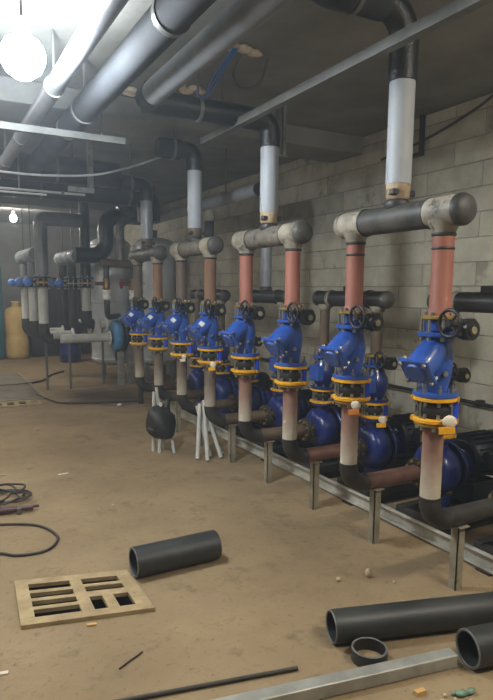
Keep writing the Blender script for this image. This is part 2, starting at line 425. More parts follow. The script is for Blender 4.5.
# block courses of the right wall
BL, BH = .6, .2
cells = []
for k in range(-1, 16):
    z0, z1 = max(.05 + BH * k, 0.0), min(.05 + BH * (k + 1), H)
    if z1 - z0 < .03: continue
    y = YB + (BL / 2 if k % 2 else 0) - BL
    while y < YF:
        a, b = max(y, YB), min(y + BL, YF); y += BL
        if b - a > .05: cells.append((a, b, z0, z1))
full = [c for c in cells if abs(c[1] - c[0] - BL) < 1e-6 and abs(c[3] - c[2] - BH) < 1e-6 and c[0] > 2.2 and c[2] > .4]
full.sort(key=lambda c: c[0]); near = full[:290]; nearset = set(near)
bmesh_ = [MB().box((0, 0, 0), (.05, BL - .006, BH - .007), bev=b).mesh('concrete_block') for b in (.002, .0035, .005)]
for me in bmesh_: me.materials.append(MATS['block'])
for c in near:
    o = bpy.data.objects.new('concrete_block', random.choice(bmesh_)); COL.objects.link(o); o.parent = wall
    o.location = (WX + .025 + random.uniform(-.002, .004), (c[0] + c[1]) / 2, (c[2] + c[3]) / 2)
rest = MB()
for c in cells:
    if c in nearset: continue
    rest.box((WX + .025, (c[0] + c[1]) / 2, (c[2] + c[3]) / 2), (.05, c[1] - c[0] - .008, c[3] - c[2] - .008))
part('distant_blocks', rest, 'block', wall, kind='stuff')

# ================================================================== PUMP LINES
def lab(desc, i): return f'{desc} on the {ORD[i]} pump line from the black floor pipes'
Z_EL, Z_J0, Z_S0, Z_B0, Z_H0 = .415, .955, 1.085, 1.405, 1.468
RP = .052
# ---- suction pipe with elbow, branch and leg
def suction_pipe(i):
    t = thing('suction_pipe', lab('rust-red and limewashed suction pipe', i), 'pipe', (XR, YS[i], 0), 'suction pipes under the strainers')
    part('vertical_pipe', MB().cyl((0, 0, .552), (0, 0, Z_J0 - .018), RP, 24), 'primer_wash' if i < 4 else 'brown_wash', t)
    R_ = .125; pts = [V(0, 0, .55)] + [V(R_ - R_ * math.cos(a), 0, .54 - R_ * math.sin(a)) for a in [math.pi / 2 * k / 10 for k in range(11)]] + [V(R_ + .01, 0, .54 - R_)]
    part('elbow', MB().sweep(pts, RP + .003, 24), 'elbow_black', t)
    part('branch_pipe', MB().cyl((R_ + .011, 0, Z_EL), (.563, 0, Z_EL), RP, 24), 'elbow_black' if i == 0 else 'dark_brown' if i > 2 else 'rust_brown', t)
    part('weld_ring', MB().rlathe([(RP + .001, .545), (RP + .006, .55), (RP + .001, .558)], seg=24), 'weld_black', t)
    w = MB(); w.rlathe([(RP + .001, .128), (RP + .006, .134), (RP + .001, .142)], (0, 0, Z_EL), (1, 0, 0), 24); part('weld_ring', w, 'weld_black', t)
    f = MB(); f.disc((0, 0, Z_J0 - .018), (0, 0, 1), .1, .016, 28); part('flange', f, 'gold_flange', t)
    part('flange_bolts', MB().bolts((0, 0, 0), (0, 0, 1), .08, 8, .011, Z_J0 - .04, Z_J0 - .0185), 'bolt_zinc', t, kind='stuff')
    f = MB(); f.disc((.563, 0, Z_EL), (1, 0, 0), .095, .018, 28); part('pump_side_flange', f, 'elbow_black', t)
    part('flange_bolts', MB().bolts((.563, 0, Z_EL), (1, 0, 0), .076, 8, .010, -.014, -.0005, .39), 'gold_flange', t, kind='stuff')
    lm = MB(); x0 = .225                                   # angle-iron leg
    lm.box((x0, -.022, (Z_EL - RP) / 2), (.05, .006, Z_EL - RP)); lm.box((x0 - .022, 0, (Z_EL - RP) / 2), (.006, .05, Z_EL - RP))
    part('support_leg', lm, 'leg_steel', t)
    part('saddle_plate', MB().box((x0, 0, Z_EL - RP - .002), (.075, .09, .006)), 'leg_steel', t)
    return t
for i in range(8): suction_pipe(i)

# ---- rubber expansion joint
def rubber_joint(label, loc, r=.108, h=.13, group='rubber joints of the suction row'):
    t = thing('rubber_joint', label, 'pipe joint', loc, group); th = .021
    part('yellow_flange', MB().disc((0, 0, 0), (0, 0, 1), r, th, 28), 'yellow', t)
    part('yellow_flange', MB().disc((0, 0, h - th), (0, 0, 1), r, th, 28), 'yellow', t)
    hb = h - 2 * th; n = 8
    part('bellows', MB().rlathe([(r * .58 + r * .2 * math.sin(math.pi * k / n), th + hb * k / n) for k in range(n + 1)], seg=24), 'rubber', t)
    for sg in (-1, 1):                                    # tie plates with rods and blue sleeves, across the viewer's line
        d = Vector((.64, -.77, 0)) * sg; p = d * (r * .86)
        pl = MB(); q = math.atan2(d.y, d.x); rot = Matrix.Rotation(q, 3, 'Z')
        part('tie_plate', pl.box(p + V(0, 0, th / 2), (.045, .06, th * .98), rot, .002), 'yellow', t)
        part('tie_plate', MB().box(p + V(0, 0, h - th / 2), (.045, .06, th * .98), rot, .002), 'yellow', t)
        if sg > 0: part('tie_sleeve', MB().cyl(p + V(0, 0, th + .001), p + V(0, 0, h - th - .004), .021, 14), 'tie_blue', t)
        part('tie_rod', MB().cyl(p + V(0, 0, .0005), p + V(0, 0, h - .0005), .0075, 8), 'bolt_zinc', t)
    part('studs', MB().bolts((0, 0, 0), (0, 0, 1), r * .78, 8, .009, th + .0005, th + .024, .2).bolts((0, 0, 0), (0, 0, 1), r * .78, 8, .009, h - th - .024, h - th - .0005, .2)
         .bolts((0, 0, 0), (0, 0, 1), r * .80, 3, .006, th, h - th, 2.5), 'bolt_zinc', t, kind='stuff')
    return t
j0 = rubber_joint(lab('yellow-flanged rubber joint', 0), (XR, YS[0], Z_J0))
for i in range(1, 8): copy_tree(j0, (XR, YS[i], Z_J0), lab('yellow-flanged rubber joint', i))

# ---- Y strainer
def y_strainer():
    t = thing('y_strainer', lab('blue Y-shaped strainer', 0), 'strainer', (XR, YS[0], Z_S0), 'blue strainers of the suction row')
    hh = Z_B0 - Z_S0; cz = hh * .5
    part('lower_flange', MB().disc((0, 0, .001), (0, 0, 1), .112, .022, 28), 'strainer_blue', t)
    part('upper_flange', MB().disc((0, 0, hh - .021), (0, 0, 1), .102, .020, 28), 'strainer_blue', t)
    part('body', MB().rlathe([(.062, .023), (.060, .05), (.066, .08), (.074, .13), (.078, .18), (.074, .225), (.066, .262), (.060, .28), (.062, hh - .021)], seg=28), 'strainer_blue', t)
    d = Vector((-.78, -.14, -.62)).normalized(); o = Vector((.0, 0, .262))
    br = part('basket_branch', MB().rlathe([(.050, .0), (.070, .05), (.074, .10), (.072, .195)], o, d, 28), 'strainer_blue', t)
    u, w, a = frame(d); rot = Matrix((u, w, a)).transposed()
    cp = part('basket_cover', MB().box(o + d * .205, (.166, .150, .022), rot, .006).lathe([(.056, .216), (.050, .226), (0, .226)], o, d, 20), 'strainer_blue', t)
    cb = MB()
    for sx in (-1, 1):
        for sy in (-1, 1): cb.lathe([(0, .175), (.011, .175), (.011, .194), (.006, .194), (.006, .216), (.011, .216), (.011, .228), (0, .228)], o + u * sx * .066 + w * sy * .058, d, 6, smooth=False)
    part('cover_bolts', cb, 'bolt_zinc', t, kind='stuff')
    part('flange_bolts', MB().bolts((0, 0, 0), (0, 0, 1), .092, 8, .0105, .0235, .042, .2).bolts((0, 0, 0), (0, 0, 1), .092, 8, .0055, .04, .064, .2)
         .bolts((0, 0, 0), (0, 0, 1), .083, 8, .0105, hh - .042, hh - .0215, .2), 'bolt_zinc', t, kind='stuff')
    part('drain_plug', MB().lathe([(0, 0), (.014, 0), (.014, .02), (0, .02)], (-.02, -.066, .12), (-.3, -1, 0), 6, smooth=False), 'bolt_zinc', t)
    return t
st0 = y_strainer()
for i in range(1, 8):
    c = copy_tree(st0, (XR, YS[i], Z_S0), lab('blue Y-shaped strainer', i))
    if i > 3:                                             # the farther four carry a white sticker on the branch
        d = Vector((-.78, -.14, -.62)).normalized(); n = Vector((-.6, -.75, .15)); n = (n - d * n.dot(d)).normalized()
        part('sticker', MB().box(Vector((0, 0, .262)) + d * .125 + n * .073, (.042, .046, .004), Matrix((d, n.cross(d), n)).transposed()), 'white_plastic', c, label='white square sticker')

# ---- butterfly valve with gearbox and handwheel
def butterfly(label, loc, h=.06, s=1.0, group='butterfly valves of the suction row'):
    t = thing('butterfly_valve', label, 'valve', loc, group); zc = h / 2
    part('wafer_body', MB().lathe([(0, .001), (.056 * s, .001), (.062 * s, .01), (.062 * s, h - .01), (.056 * s, h - .001), (0, h - .001)], seg=24), 'strainer_blue', t)
    part('stem_neck', MB().cyl((.0, -.055 * s, zc), (0, -.14 * s, zc), .022 * s, 14), 'black_paint', t)
    gb = part('gearbox', MB().box((.018, -.155 * s, zc - .006), (.10 * s, .058 * s, .094 * s), bev=.014 * s).lathe([(0, 0), (.048 * s, 0), (.05 * s, .05 * s), (0, .05 * s)], (.018, -.192 * s, zc - .012), (0, 1, 0), 18)
              .cyl((-.034 * s, -.150 * s, zc + .012), (-.085 * s, -.150 * s, zc + .012), .011 * s, 12), 'black_paint', t)
    part('indicator_cap', MB().lathe([(.030 * s, 0), (.028 * s, .008), (0, .008)], (.018, -.192 * s, zc - .012), (0, -1, 0), 20), 'black_paint', gb)
    part('indicator_disc', MB().lathe([(.019 * s, 0), (.017 * s, .003), (0, .003)], (.018, -.2002 * s, zc - .012), (0, -1, 0), 16), 'indicator', gb, label='pale brass indicator disc')
    hw = MB(); c = Vector((-.092 * s, -.150 * s, zc + .020)); R_ = .063 * s
    hw.sweep([c + V(0, R_ * math.cos(2 * math.pi * k / 24), R_ * math.sin(2 * math.pi * k / 24)) for k in range(24)], .0085 * s, 8, closed=True)
    for k in range(4):
        a = math.pi / 4 + k * math.pi / 2; hw.cyl(c, c + V(0, math.cos(a), math.sin(a)) * R_, .006 * s, 6)
    hw.lathe([(0, -.012), (.017, -.012), (.017, .012), (0, .012)], c, (1, 0, 0), 12)
    part('handwheel', hw, 'black_paint', t)
    part('studs', MB().bolts((0, 0, 0), (0, 0, 1), .084 * s, 8, .007, .001, h - .001, .2), 'bolt_zinc', t, kind='stuff')
    return t
bv0 = butterfly(lab('black butterfly valve and handwheel', 0), (XR, YS[0], Z_B0), Z_H0 - Z_B0)
for i in range(1, 8): copy_tree(bv0, (XR, YS[i], Z_B0), lab('black butterfly valve and handwheel', i))

# ---- suction headers: two risers, tee saddles, capped header, supply pipe to the ceiling
PAIR = ['first', 'second', 'third', 'fourth']
ZH = 1.985
riser_m = ['red_primer', 'red_primer', 'red_primer', 'red_primer', 'rust_orange', 'dark_brown', 'rust_orange', 'dark_brown']
def suction_header(p):
    i, j = 2 * p, 2 * p + 1; ym = (YS[i] + YS[j]) / 2; hd = (YS[j] - YS[i]) / 2
    desc = ['capped black header on two rust-red risers', 'mottled grey header on two rust-red risers', 'capped grey header on brown and orange risers', 'dark worn header on two brown risers'][p]
    t = thing('suction_header', f'{desc}, {PAIR[p]} header from the black floor pipes', 'pipe header', (XR, ym, 0), 'overhead headers of the suction row')
    for q, sg in ((i, -1), (j, 1)):
        y = sg * hd
        f = part('riser_flange', MB().disc((0, y, Z_H0 + .001), (0, 0, 1), .088, .018, 26), 'gold_flange', t)
        part('flange_bolts', MB().bolts((0, y, 0), (0, 0, 1), .072, 8, .010, Z_H0 + .0195, Z_H0 + .036, .2), 'bolt_zinc', f, kind='stuff')
        part('riser', MB().rlathe([(RP + .012, Z_H0 + .019), (RP, Z_H0 + .05), (RP, ZH - .115)], (0, y, 0), seg=24), riser_m[q], t)
        part('weld_ring', MB().rlathe([(RP + .001, ZH - .118), (RP + .007, ZH - .113), (RP + .007, ZH - .104), (RP + .001, ZH - .099)], (0, y, 0), seg=24), 'weld_black', t)
        if q < 2: part('weld_ring', MB().rlathe([(RP + .0005, ZH - .182), (RP + .004, ZH - .178), (RP + .004, ZH - .172), (RP + .0005, ZH - .168)], (0, y, 0), seg=24), 'weld_black', t)
        part('tee_neck', MB().rlathe([(RP + .002, ZH - .103), (RP + .008, ZH - .085), (RP + .022, ZH - .06), (RP + .028, ZH - .04)], (0, y, 0), seg=24), 'header_pale', t)
    Rh = .072; a = hd + .10
    part('header_pipe', MB().cyl((0, -hd + .09, ZH), (0, hd - .09, ZH), Rh, 28), 'header_scuffed' if p in (1, 2) else 'header_dark', t)
    for sg in (-1, 1):
        b = MB().cyl((0, sg * (hd - .088), ZH), (0, sg * (hd + .092), ZH), Rh + .002, 28)
        part('tee_sleeve', b, 'header_pale' if p < 3 else 'header_dark', t)
        ax = (0, sg, 0)
        part('end_cap', MB().rlathe([(Rh + .004, .0), (Rh + .004, .02), (Rh - .006, .04), (Rh * .6, .052), (.004, .056)], (0, sg * (hd + .0925), ZH), ax, 28), 'header_dark' if sg < 0 else 'header_pale', t)
        part('weld_ring', MB().rlathe([(Rh + .001, -.006), (Rh + .006, 0), (Rh + .001, .006)], (0, sg * (hd - .09), ZH), ax, 28), 'weld_black', t)
    part('saddle', MB().rlathe([(.05, ZH + .04), (.074, ZH + .074), (.05, ZH + .10)], seg=24), 'weld_black', t)
    part('supply_collar', MB().rlathe([(.050, ZH + .095), (.062, ZH + .11), (.064, ZH + .17), (.060, ZH + .19)], seg=24), 'collar_tan' if p < 2 else 'dark_brown', t)
    part('supply_clamp', MB().box((.05, -.03, ZH + .128), (.06, .04, .03), bev=.005), 'weld_black', t)
    part('supply_clamp', MB().box((-.05, -.03, ZH + .13), (.05, .04, .03), bev=.005), 'weld_black', t)
    zt = [2.70, 2.64, 2.70, 2.60][p]
    part('supply_pipe', MB().cyl((0, 0, ZH + .175), (0, 0, zt), .066, 28), 'grey_wrap' if p < 3 else 'grey_pipe', t, label='pale grey wrapped pipe rising to the ceiling')
    X1 = [-.55, -.93, -.36, -.3][p]; rr = .072 if p == 1 else .085; z2 = [3.02, 2.79, 2.84, 2.74][p]
    path = fillet([(0, 0, zt - .03), (0, 0, z2), (X1, 0, z2)], .15)
    part('ceiling_elbow', MB().sweep(path[:11], .074, 24), 'bitumen', t)
    part('ceiling_run', MB().sweep([V(-.15, 0, z2), V(X1 + (.16 if p < 2 else .02), 0, z2)], rr, 24), 'wrap_grey' if p == 1 else 'wrap_dark', t)
    if p < 2:
        e = fillet([(X1 + .17, 0, z2), (X1, 0, z2), (X1, -.17, z2)], .15)
        part('ceiling_elbow', MB().sweep(e, rr + .007, 24), 'bitumen', t)
        part('ceiling_run', MB().cyl((X1, -.165, z2), (X1, YB - ym + .03, z2), rr, 24), 'wrap_grey', t)
    part('hanger', MB().box((X1 * .6, 0, (z2 + .09 + H) / 2), (.012, .012, H - z2 - .08)).hollow((X1 * .6 - .012, 0, z2), (X1 * .6 + .012, 0, z2), rr + .009, rr + .002, 24), 'strut', t)
    return t
for p in range(4): suction_header(p)

# ---- pumps
def pump():
    t = thing('pump', '', 'pump', (0, 0, 0), 'end-suction pumps along the wall'); z = Z_EL
    part('suction_flange', MB().disc((-.183, 0, z), (1, 0, 0), .098, .020, 28).cyl((-.163, 0, z), (-.09, 0, z), .062, 24), 'base_black', t)
    part('flange_bolts', MB().bolts((-.163, 0, z), (1, 0, 0), .078, 8, .011, .0005, .016, .39), 'gold_flange', t, kind='stuff')
    vol = MB(); n = 36; prof = []                          # snail: radius grows round the axis, blends into an upward nozzle
    rings = []
    for k in range(n):
        a = 2 * math.pi * k / n; R_ = .158 + .030 * (k / n); ring = []
        for (rr, xx) in ((.05, -.10), (.10, -.098), (R_ * .84, -.082), (R_ * .97, -.05), (R_, 0), (R_ * .97, .05), (R_ * .84, .078), (.10, .09), (.05, .092)):
            ring.append(V(xx, -rr * math.sin(a), z + rr * math.cos(a)))
        rings.append(ring)
    b = len(vol.v); m = len(rings[0])
    for r in rings: vol.v.extend(tuple(q) for q in r)
    for k in range(n):
        l = (k + 1) % n
        for q in range(m - 1): vol.f.append((b + k * m + q, b + k * m + q + 1, b + l * m + q + 1, b + l * m + q)); vol.s.append(True)
    vol.cap([rings[k][0] for k in range(n)]); vol.cap([rings[k][-1] for k in range(n)], True)
    vol.rlathe([(.075, .08), (.066, .13), (.058, .18), (.060, .205)], (0, 0, z), seg=24)
    part('volute', vol, 'pump_blue', t)
    part('discharge_flange', MB().disc((0, 0, z + .206), (0, 0, 1), .100, .020, 28), 'pump_blue', t)
    part('volute_rim', MB().lathe([(.165, 0), (.172, .006), (.172, .022), (.165, .028), (.10, .028)], (.085, 0, z), (1, 0, 0), 32), 'pump_blue', t)
    part('bearing_bracket', MB().rlathe([(.13, 0), (.10, .04), (.075, .09), (.08, .10), (.11, .112)], (.113, 0, z), (1, 0, 0), 24), 'pump_blue', t)
    mx = .225; r = .148; zz = z + .045
    mo = part('motor', MB().rlathe([(.12, 0), (r, .012), (r, .31), (.125, .32)], (mx, 0, zz), (1, 0, 0), 28), 'motor_navy', t)
    fn = MB()
    for k in range(22):
        a = math.pi * 2 * k / 22
        if math.sin(a) < -.75: continue
        rot = Matrix.Rotation(math.pi / 2 - a, 3, 'X')
        fn.box((mx + .14, -math.cos(a) * (r + .008), zz + math.sin(a) * (r + .008)), (.23, .006, .03), Matrix.Rotation(-(a - math.pi / 2), 3, 'X'))
    part('cooling_fins', fn, 'motor_navy', mo, kind='stuff')
    part('fan_cover', MB().rlathe([(r + .014, .262), (r + .016, .35), (r + .004, .372), (.05, .376)], (mx, 0, zz), (1, 0, 0), 28), 'black_paint', mo)
    part('terminal_box', MB().box((mx + .11, -.168, zz + .02), (.12, .06, .10), bev=.008), 'motor_navy', mo)
    part('nameplate', MB().box((mx + .11, -.2, zz + .02), (.06, .003, .055)), 'galv', mo, label='pale metal nameplate')
    part('motor_feet', MB().box((mx + .15, 0, .215), (.24, .2, .16), bev=.01), 'motor_navy', t)
    part('pump_foot', MB().box((.02, 0, .19), (.07, .16, .11), bev=.008), 'pump_blue', t)
    bf = MB()
    for s in (-1, 1): bf.box((.245, s * .15, .10), (.88, .06, .07), bev=.004)
    for x in (-.18, .15, .66): bf.box((x, 0, .095), (.06, .24, .06))
    part('base_frame', bf, 'base_black', t)
    part('base_foot', MB().box((.24, 0, .032), (.8, .3, .064)), 'base_black', t)
    return t
p0 = pump(); p0.location = (XP, YS[0], 0); p0['label'] = lab('blue pump with ribbed motor', 0)
for i in range(1, 8): copy_tree(p0, (XP, YS[i], 0), lab('blue pump with ribbed motor', i))
# galvanised channel rail in front of the pump bases
rl = MB(); y0, y1 = 1.95, 7.4
rl.box((2.785, (y0 + y1) / 2, .06), (.006, y1 - y0, .09)); rl.box((2.768, (y0 + y1) / 2, .102), (.04, y1 - y0, .006)); rl.box((2.768, (y0 + y1) / 2, .018), (.04, y1 - y0, .006))
rr_ = thing('rail', 'long pale steel channel rail lying in front of the blue pumps', 'rail', (0, 0, 0)); part('channel', rl, 'rail_steel', rr_)
for k in range(5): part('foot_pad', MB().box((2.768, y0 + .2 + k * 1.25, .0075), (.07, .10, .013)), 'base_black', rr_)

# ---- discharge side: joint, check valve, butterfly valve, header
Z_D0 = Z_EL + .227
jd = rubber_joint(lab('small rubber joint above the pump', 0), (XP, YS[0], Z_D0), .100, .125, 'rubber joints above the pumps')
for i in range(1, 8): copy_tree(jd, (XP, YS[i], Z_D0), lab('small rubber joint above the pump', i))
Z_C0 = Z_D0 + .126
def check_valve():
    t = thing('check_valve', lab('blue check valve above pump', 0), 'valve', (XP, YS[0], Z_C0), 'check valves above the pumps'); h = .285
    part('lower_flange', MB().disc((0, 0, 0), (0, 0, 1), .108, .02, 26), 'pump_blue', t)
    part('upper_flange', MB().disc((0, 0, h - .02), (0, 0, 1), .095, .019, 26), 'strainer_blue', t)
    part('body', MB().rlathe([(.062, .02), (.075, .05), (.098, .10), (.104, .14), (.096, .18), (.074, .22), (.062, h - .02)], seg=26), 'pump_blue', t)
    part('inspection_cover', MB().box((-.088, -.02, .14), (.07, .13, .13), bev=.008), 'strainer_blue', t)
    part('flange_bolts', MB().bolts((0, 0, 0), (0, 0, 1), .088, 8, .010, .0205, .04, .2).bolts((0, 0, 0), (0, 0, 1), .078, 8, .010, h - .04, h - .0205, .2), 'bolt_zinc', t, kind='stuff')
    return t
cv0 = check_valve(); Z_V0 = Z_C0 + .286
for i in range(1, 8): copy_tree(cv0, (XP, YS[i], Z_C0), lab('blue check valve above pump', i))
bd = butterfly(lab('black butterfly valve above the pump', 0), (XP, YS[0], Z_V0), .055, .92, 'butterfly valves above the pumps')
for i in range(1, 8): copy_tree(bd, (XP, YS[i], Z_V0), lab('black butterfly valve above the pump', i))
Z_R0 = Z_V0 + .056; ZR = 1.54
def discharge_header(p):
    i, j = 2 * p, 2 * p + 1; ym = (YS[i] + YS[j]) / 2; hd = (YS[j] - YS[i]) / 2
    t = thing('discharge_header', f'short black header near the block wall, {PAIR[p]} one from the black floor pipes', 'pipe header', (XP, ym, 0), 'low headers along the block wall')
    for sg in (-1, 1):
        y = sg * hd
        f = part('riser_flange', MB().disc((0, y, Z_R0), (0, 0, 1), .083, .017, 24), 'gold_flange', t)
        part('riser', MB().cyl((0, y, Z_R0 + .017), (0, y, ZR - .05), .042, 20), 'dark_brown', t)
        part('weld_ring', MB().rlathe([(.043, ZR - .095), (.056, ZR - .085), (.062, ZR - .05)], (0, y, 0), seg=20), 'header_pale', t)
        part('end_cap', MB().rlathe([(.066, 0), (.066, .02), (.058, .036), (.035, .046), (.004, .05)], (0, sg * (hd + .085), ZR), (0, sg, 0), 26), 'header_dark', t)
        part('weld_ring', MB().rlathe([(.064, -.02), (.072, -.01), (.072, .01), (.064, .02)], (0, sg * (hd - .09), ZR), (0, sg, 0), 26), 'header_pale' if sg > 0 else 'weld_black', t)
    part('header_pipe', MB().cyl((0, -hd - .086, ZR), (0, hd + .086, ZR), .064, 26), 'wrap_black', t)
    if p < 2:
        part('stub', MB().box((0, 0, ZR + .075), (.085, .085, .05), bev=.006).cyl((0, 0, ZR + .03), (0, 0, ZR + .09), .036, 18), 'black_paint', t)
    else:
        top = 2.56 if p == 2 else 2.60
        part('stub', MB().rlathe([(.05, ZR + .04), (.062, ZR + .06), (.062, ZR + .09), (.05, ZR + .10)], seg=20), 'weld_black', t)
        part('wrapped_riser', MB().cyl((0, 0, ZR + .10), (0, 0, top - .10), .055, 22), 'grey_pipe' if p == 2 else 'wrap_dark', t, label='grey wrapped riser against the wall')
        if p == 2: part('elbow', MB().sweep(fillet([(0, 0, top - .11), (0, 0, top + .04), (0, .16, top + .04)], .13), .068, 20), 'bitumen', t)
        else: part('collar', MB().rlathe([(.055, 2.40), (.066, 2.41), (.066, 2.52), (.055, 2.532)], seg=20), 'header_pale', t)
        part('overhead_run', MB().cyl((0, .155, top + .04), (0, 3.4 if p == 2 else 1.6, top + .04), .065 if p == 2 else .05, 22), 'grey_wrap', t) if p == 2 else None
        part('hanger', MB().box((0, .9, (top + .1 + H) / 2), (.01, .01, H - top - .1)).box((0, .9, top + .102), (.13, .02, .01)), 'strut', t) if p == 2 else None
        if p == 3: part('lever_valve', MB().box((0, -.075, 1.86), (.1, .05, .10), bev=.01).cyl((0, -.05, 1.86), (0, 0, 1.86), .065, 18), 'black_paint', t)
    return t
for p in range(4): discharge_header(p)

# paper and plastic tags tied to the joints
def tie_tag(i, x, y, z, label, mats, s=1.0, rz=.45):
    t = thing('tie_tag', label, 'tag', (x, y, z), None, -.75)
    part('paper', MB().blob((.004, -.004, -.004 * s), (.032 * s, .010, .030 * s), 12, 7, jit=.12), mats[0], t)
    part('card', MB().box((-.006, -.010, -.046 * s), (.072 * s, .006, .034 * s), Matrix.Rotation(-.10, 3, 'Y'), .001), mats[1], t)
tie_tag(0, XR - .037, YS[0] - .128, .985, 'crumpled white paper and yellow card on the nearest rubber joint to floor pipes', ('paper', 'yellow'), 1.05)
tie_tag(1, XR - .06, YS[1] - .118, .945, 'white and orange tag hanging from the second rubber joint from floor pipes', ('paper', 'tag_orange'), .9)
tie_tag(4, XR - .03, YS[4] - .122, .955, 'white and yellow tag on the fifth rubber joint from the floor pipes', ('paper', 'yellow'), .9)
tie_tag(2, XP - .02, YS[2] - .122, .650, 'white and yellow tag below the third pump joint from the floor pipes', ('paper', 'yellow'), 1.0)
tie_tag(5, XR - .03, YS[5] - .122, .955, 'small cream tag on the sixth rubber joint from the floor pipes', ('paper', 'paper'), .8)

# ================================================================== CEILING
def run_y(name, label, cat, x, z, r, ya, yb, m, hang=(), seg=22, gaps=()):
    t = thing(name, label, cat, (x, 0, z))
    part('pipe', MB().cyl((0, ya, 0), (0, yb, 0), r, seg), m, t)
    for g in gaps: part('joint_band', MB().hollow((0, g - .02, 0), (0, g + .02, 0), r + .006, r + .0005, seg), 'strut', t)
    for h in hang:
        part('hanger', MB().hollow((0, h - .012, 0), (0, h + .012, 0), r + .010, r + .001, seg).box((0, h, (H - z + r) / 2), (.012, .012, H - z - r - .004)), 'strut', t)
    return t
run_y('ceiling_pipe', 'slim grey ceiling pipe brightly lit beside the glowing bulb', 'pipe', .775, 2.82, .055, YB + .02, 9.0, 'grey_pipe', (1.2, 3.9, 6.3), gaps=(2.2, 5.3))
run_y('ceiling_pipe', 'thick dark insulated ceiling pipe next to the slim lit pipe', 'pipe', 1.03, 2.80, .085, YB + .02, 6.3, 'wrap_dark', (1.0, 4.2), gaps=(2.6, 4.7))
# cross bar under the slim pipes, hung from the ceiling
cb = thing('cross_bar', 'pale steel strut crossing below the ceiling pipes', 'strut', (0, 4.42, 2.68))
part('bar', MB().box((.62, 0, 0), (1.5, .045, .045)), 'strut', cb)
for x in (-.05, 1.2): part('hanger_rod', MB().box((x, 0, (H - 2.68) / 2 + .01), (.014, .014, H - 2.68 - .03)), 'strut', cb)
# strut below the elbows
sb = thing('ceiling_strut', 'long grey channel strut hung in front of the pale supply pipes', 'strut', (1.965, 0, 2.735))
part('channel', MB().box((0, 2.9, 0), (.05, 2.85, .05)), 'strut', sb)
for y in (1.75, 4.0): part('hanger_rod', MB().box((0, y, (H - 2.735) / 2 + .012), (.014, .014, H - 2.735 - .028)), 'strut', sb)
hs = thing('hanging_channel', 'pale upright channel pair hanging from the ceiling beside a supply pipe', 'strut', (2.58, 4.18, 0))
for dx in (-.025, .025): part('channel', MB().box((dx, 0, 2.91), (.03, .03, .48)), 'strut', hs)
part('foot_plate', MB().box((0, 0, 2.665), (.10, .06, .012)), 'strut', hs)
# black duct-like insulated pipes crossing at the far left
def run_x(label, y, z, r, xa, xb, m, hang=(), drop=None, name='insulated_pipe'):
    t = thing(name, label, 'pipe', (0, y, z))
    pts = [(xa, 0, 0), (xb, 0, 0)]
    if drop: pts.append((xb + drop[0], drop[1], drop[2]))
    part('jacket', MB().sweep(fillet(pts, r * 1.6), r, 24), m, t)
    k = xa + .5
    while k < xb - .2: part('jacket_band', MB().hollow((k - .015, 0, 0), (k + .015, 0, 0), r + .006, r + .0005, 24), 'strut', t); k += 1.1
    for h in hang: part('hanger', MB().box((h, 0, (H - z + r) / 2), (.014, .014, H - z - r)), 'strut', t)
    return t
run_x('thick black insulated pipe crossing overhead in front of the far valves', 6.72, 2.86, .14, XL + .02, 2.0, 'wrap_black', (0.3, 1.5))
run_x('second thick black insulated pipe overhead, nearer the steel tanks', 7.7, 2.83, .15, XL + .02, 2.70, 'wrap_black', (.8, 2.2), drop=(0, 0, -.34))
run_x('slim grey conduit pipe crossing overhead before the far valves', 6.40, 2.575, .012, XL + .02, 1.55, 'strut_bright', (.9,))
run_x('slimmer pale conduit pipe just below the other overhead conduit', 6.34, 2.535, .010, XL + .02, 1.15, 'strut_bright', (.7,))
# lit conduits
cd = thing('conduit', 'thin pale conduit sagging under the dark overhead pipes', 'conduit', (0, 0, 0))
part('conduit', MB().sweep(smooth_path([(.45, 5.9, 2.66), (.75, 5.75, 2.615), (1.1, 5.6, 2.60), (1.5, 5.5, 2.64), (2.0, 5.45, 2.82), (2.3, 5.42, 2.97)]), .010, 8), 'strut_bright', cd)
part('hook', MB().box((.45, 5.9, 2.80), (.012, .012, .30)), 'strut', cd)

# glowing work lamp hung from the ceiling
lp = thing('work_lamp', 'glaring round white lamp hung from the ceiling', 'lamp', (.50, 3.25, 2.735))
part('globe', MB().rlathe([(.002, -.108), (.04, -.10), (.08, -.072), (.103, -.03), (.108, 0), (.103, .03), (.08, .072), (.035, .098)], seg=28), 'lamp_glow', lp)
part('socket', MB().rlathe([(.032, .096), (.036, .11), (.034, .17), (.015, .185)], seg=18), 'lamp_body', lp)
part('cord', MB().cyl((0, 0, .185), (0, 0, H - 2.735 - .001), .006, 8), 'cable_dark', lp)
def batten(label, loc, rz, g, l=1.2, w=.12):
    t = thing('batten_lamp', label, 'lamp', loc, None, rz)
    part('housing', MB().box((0, 0, .03), (l, w, .06), bev=.008), 'lamp_body', t)
    part('diffuser', MB().box((0, 0, -.012), (l - .06, w - .03, .02), bev=.006), g, t)
    for s in (-1, 1): part('hanger', MB().box((s * l * .35, 0, (H - loc[2]) / 2 + .03), (.01, .01, H - loc[2] - .06)), 'strut', t)
batten('long batten lamp on the ceiling behind the camera, toward the pumps', (2.45, .25, 2.98), .2, 'lamp_near_glow')
batten('added fill batten lamp on the ceiling over the open floor', (-1.6, 2.6, 3.0), 1.57, 'lamp_fill_glow')  # unseen fill, added to brighten the room from the left
batten('added fill batten lamp on the ceiling over the far open floor', (-1.4, 8.6, 3.0), 1.57, 'lamp_fill_glow')  # unseen fill, added like the one before it
batten('added fill batten lamp on the ceiling before the far cabinets', (.35, 11.3, 3.0), 1.57, 'lamp_fill_glow')  # added out of view to brighten the far equipment
batten('added fill batten lamp on the ceiling beside the crossing black pipes', (-.4, 6.0, 3.0), 1.57, 'lamp_fill_glow')  # added out of view as more fill from the left
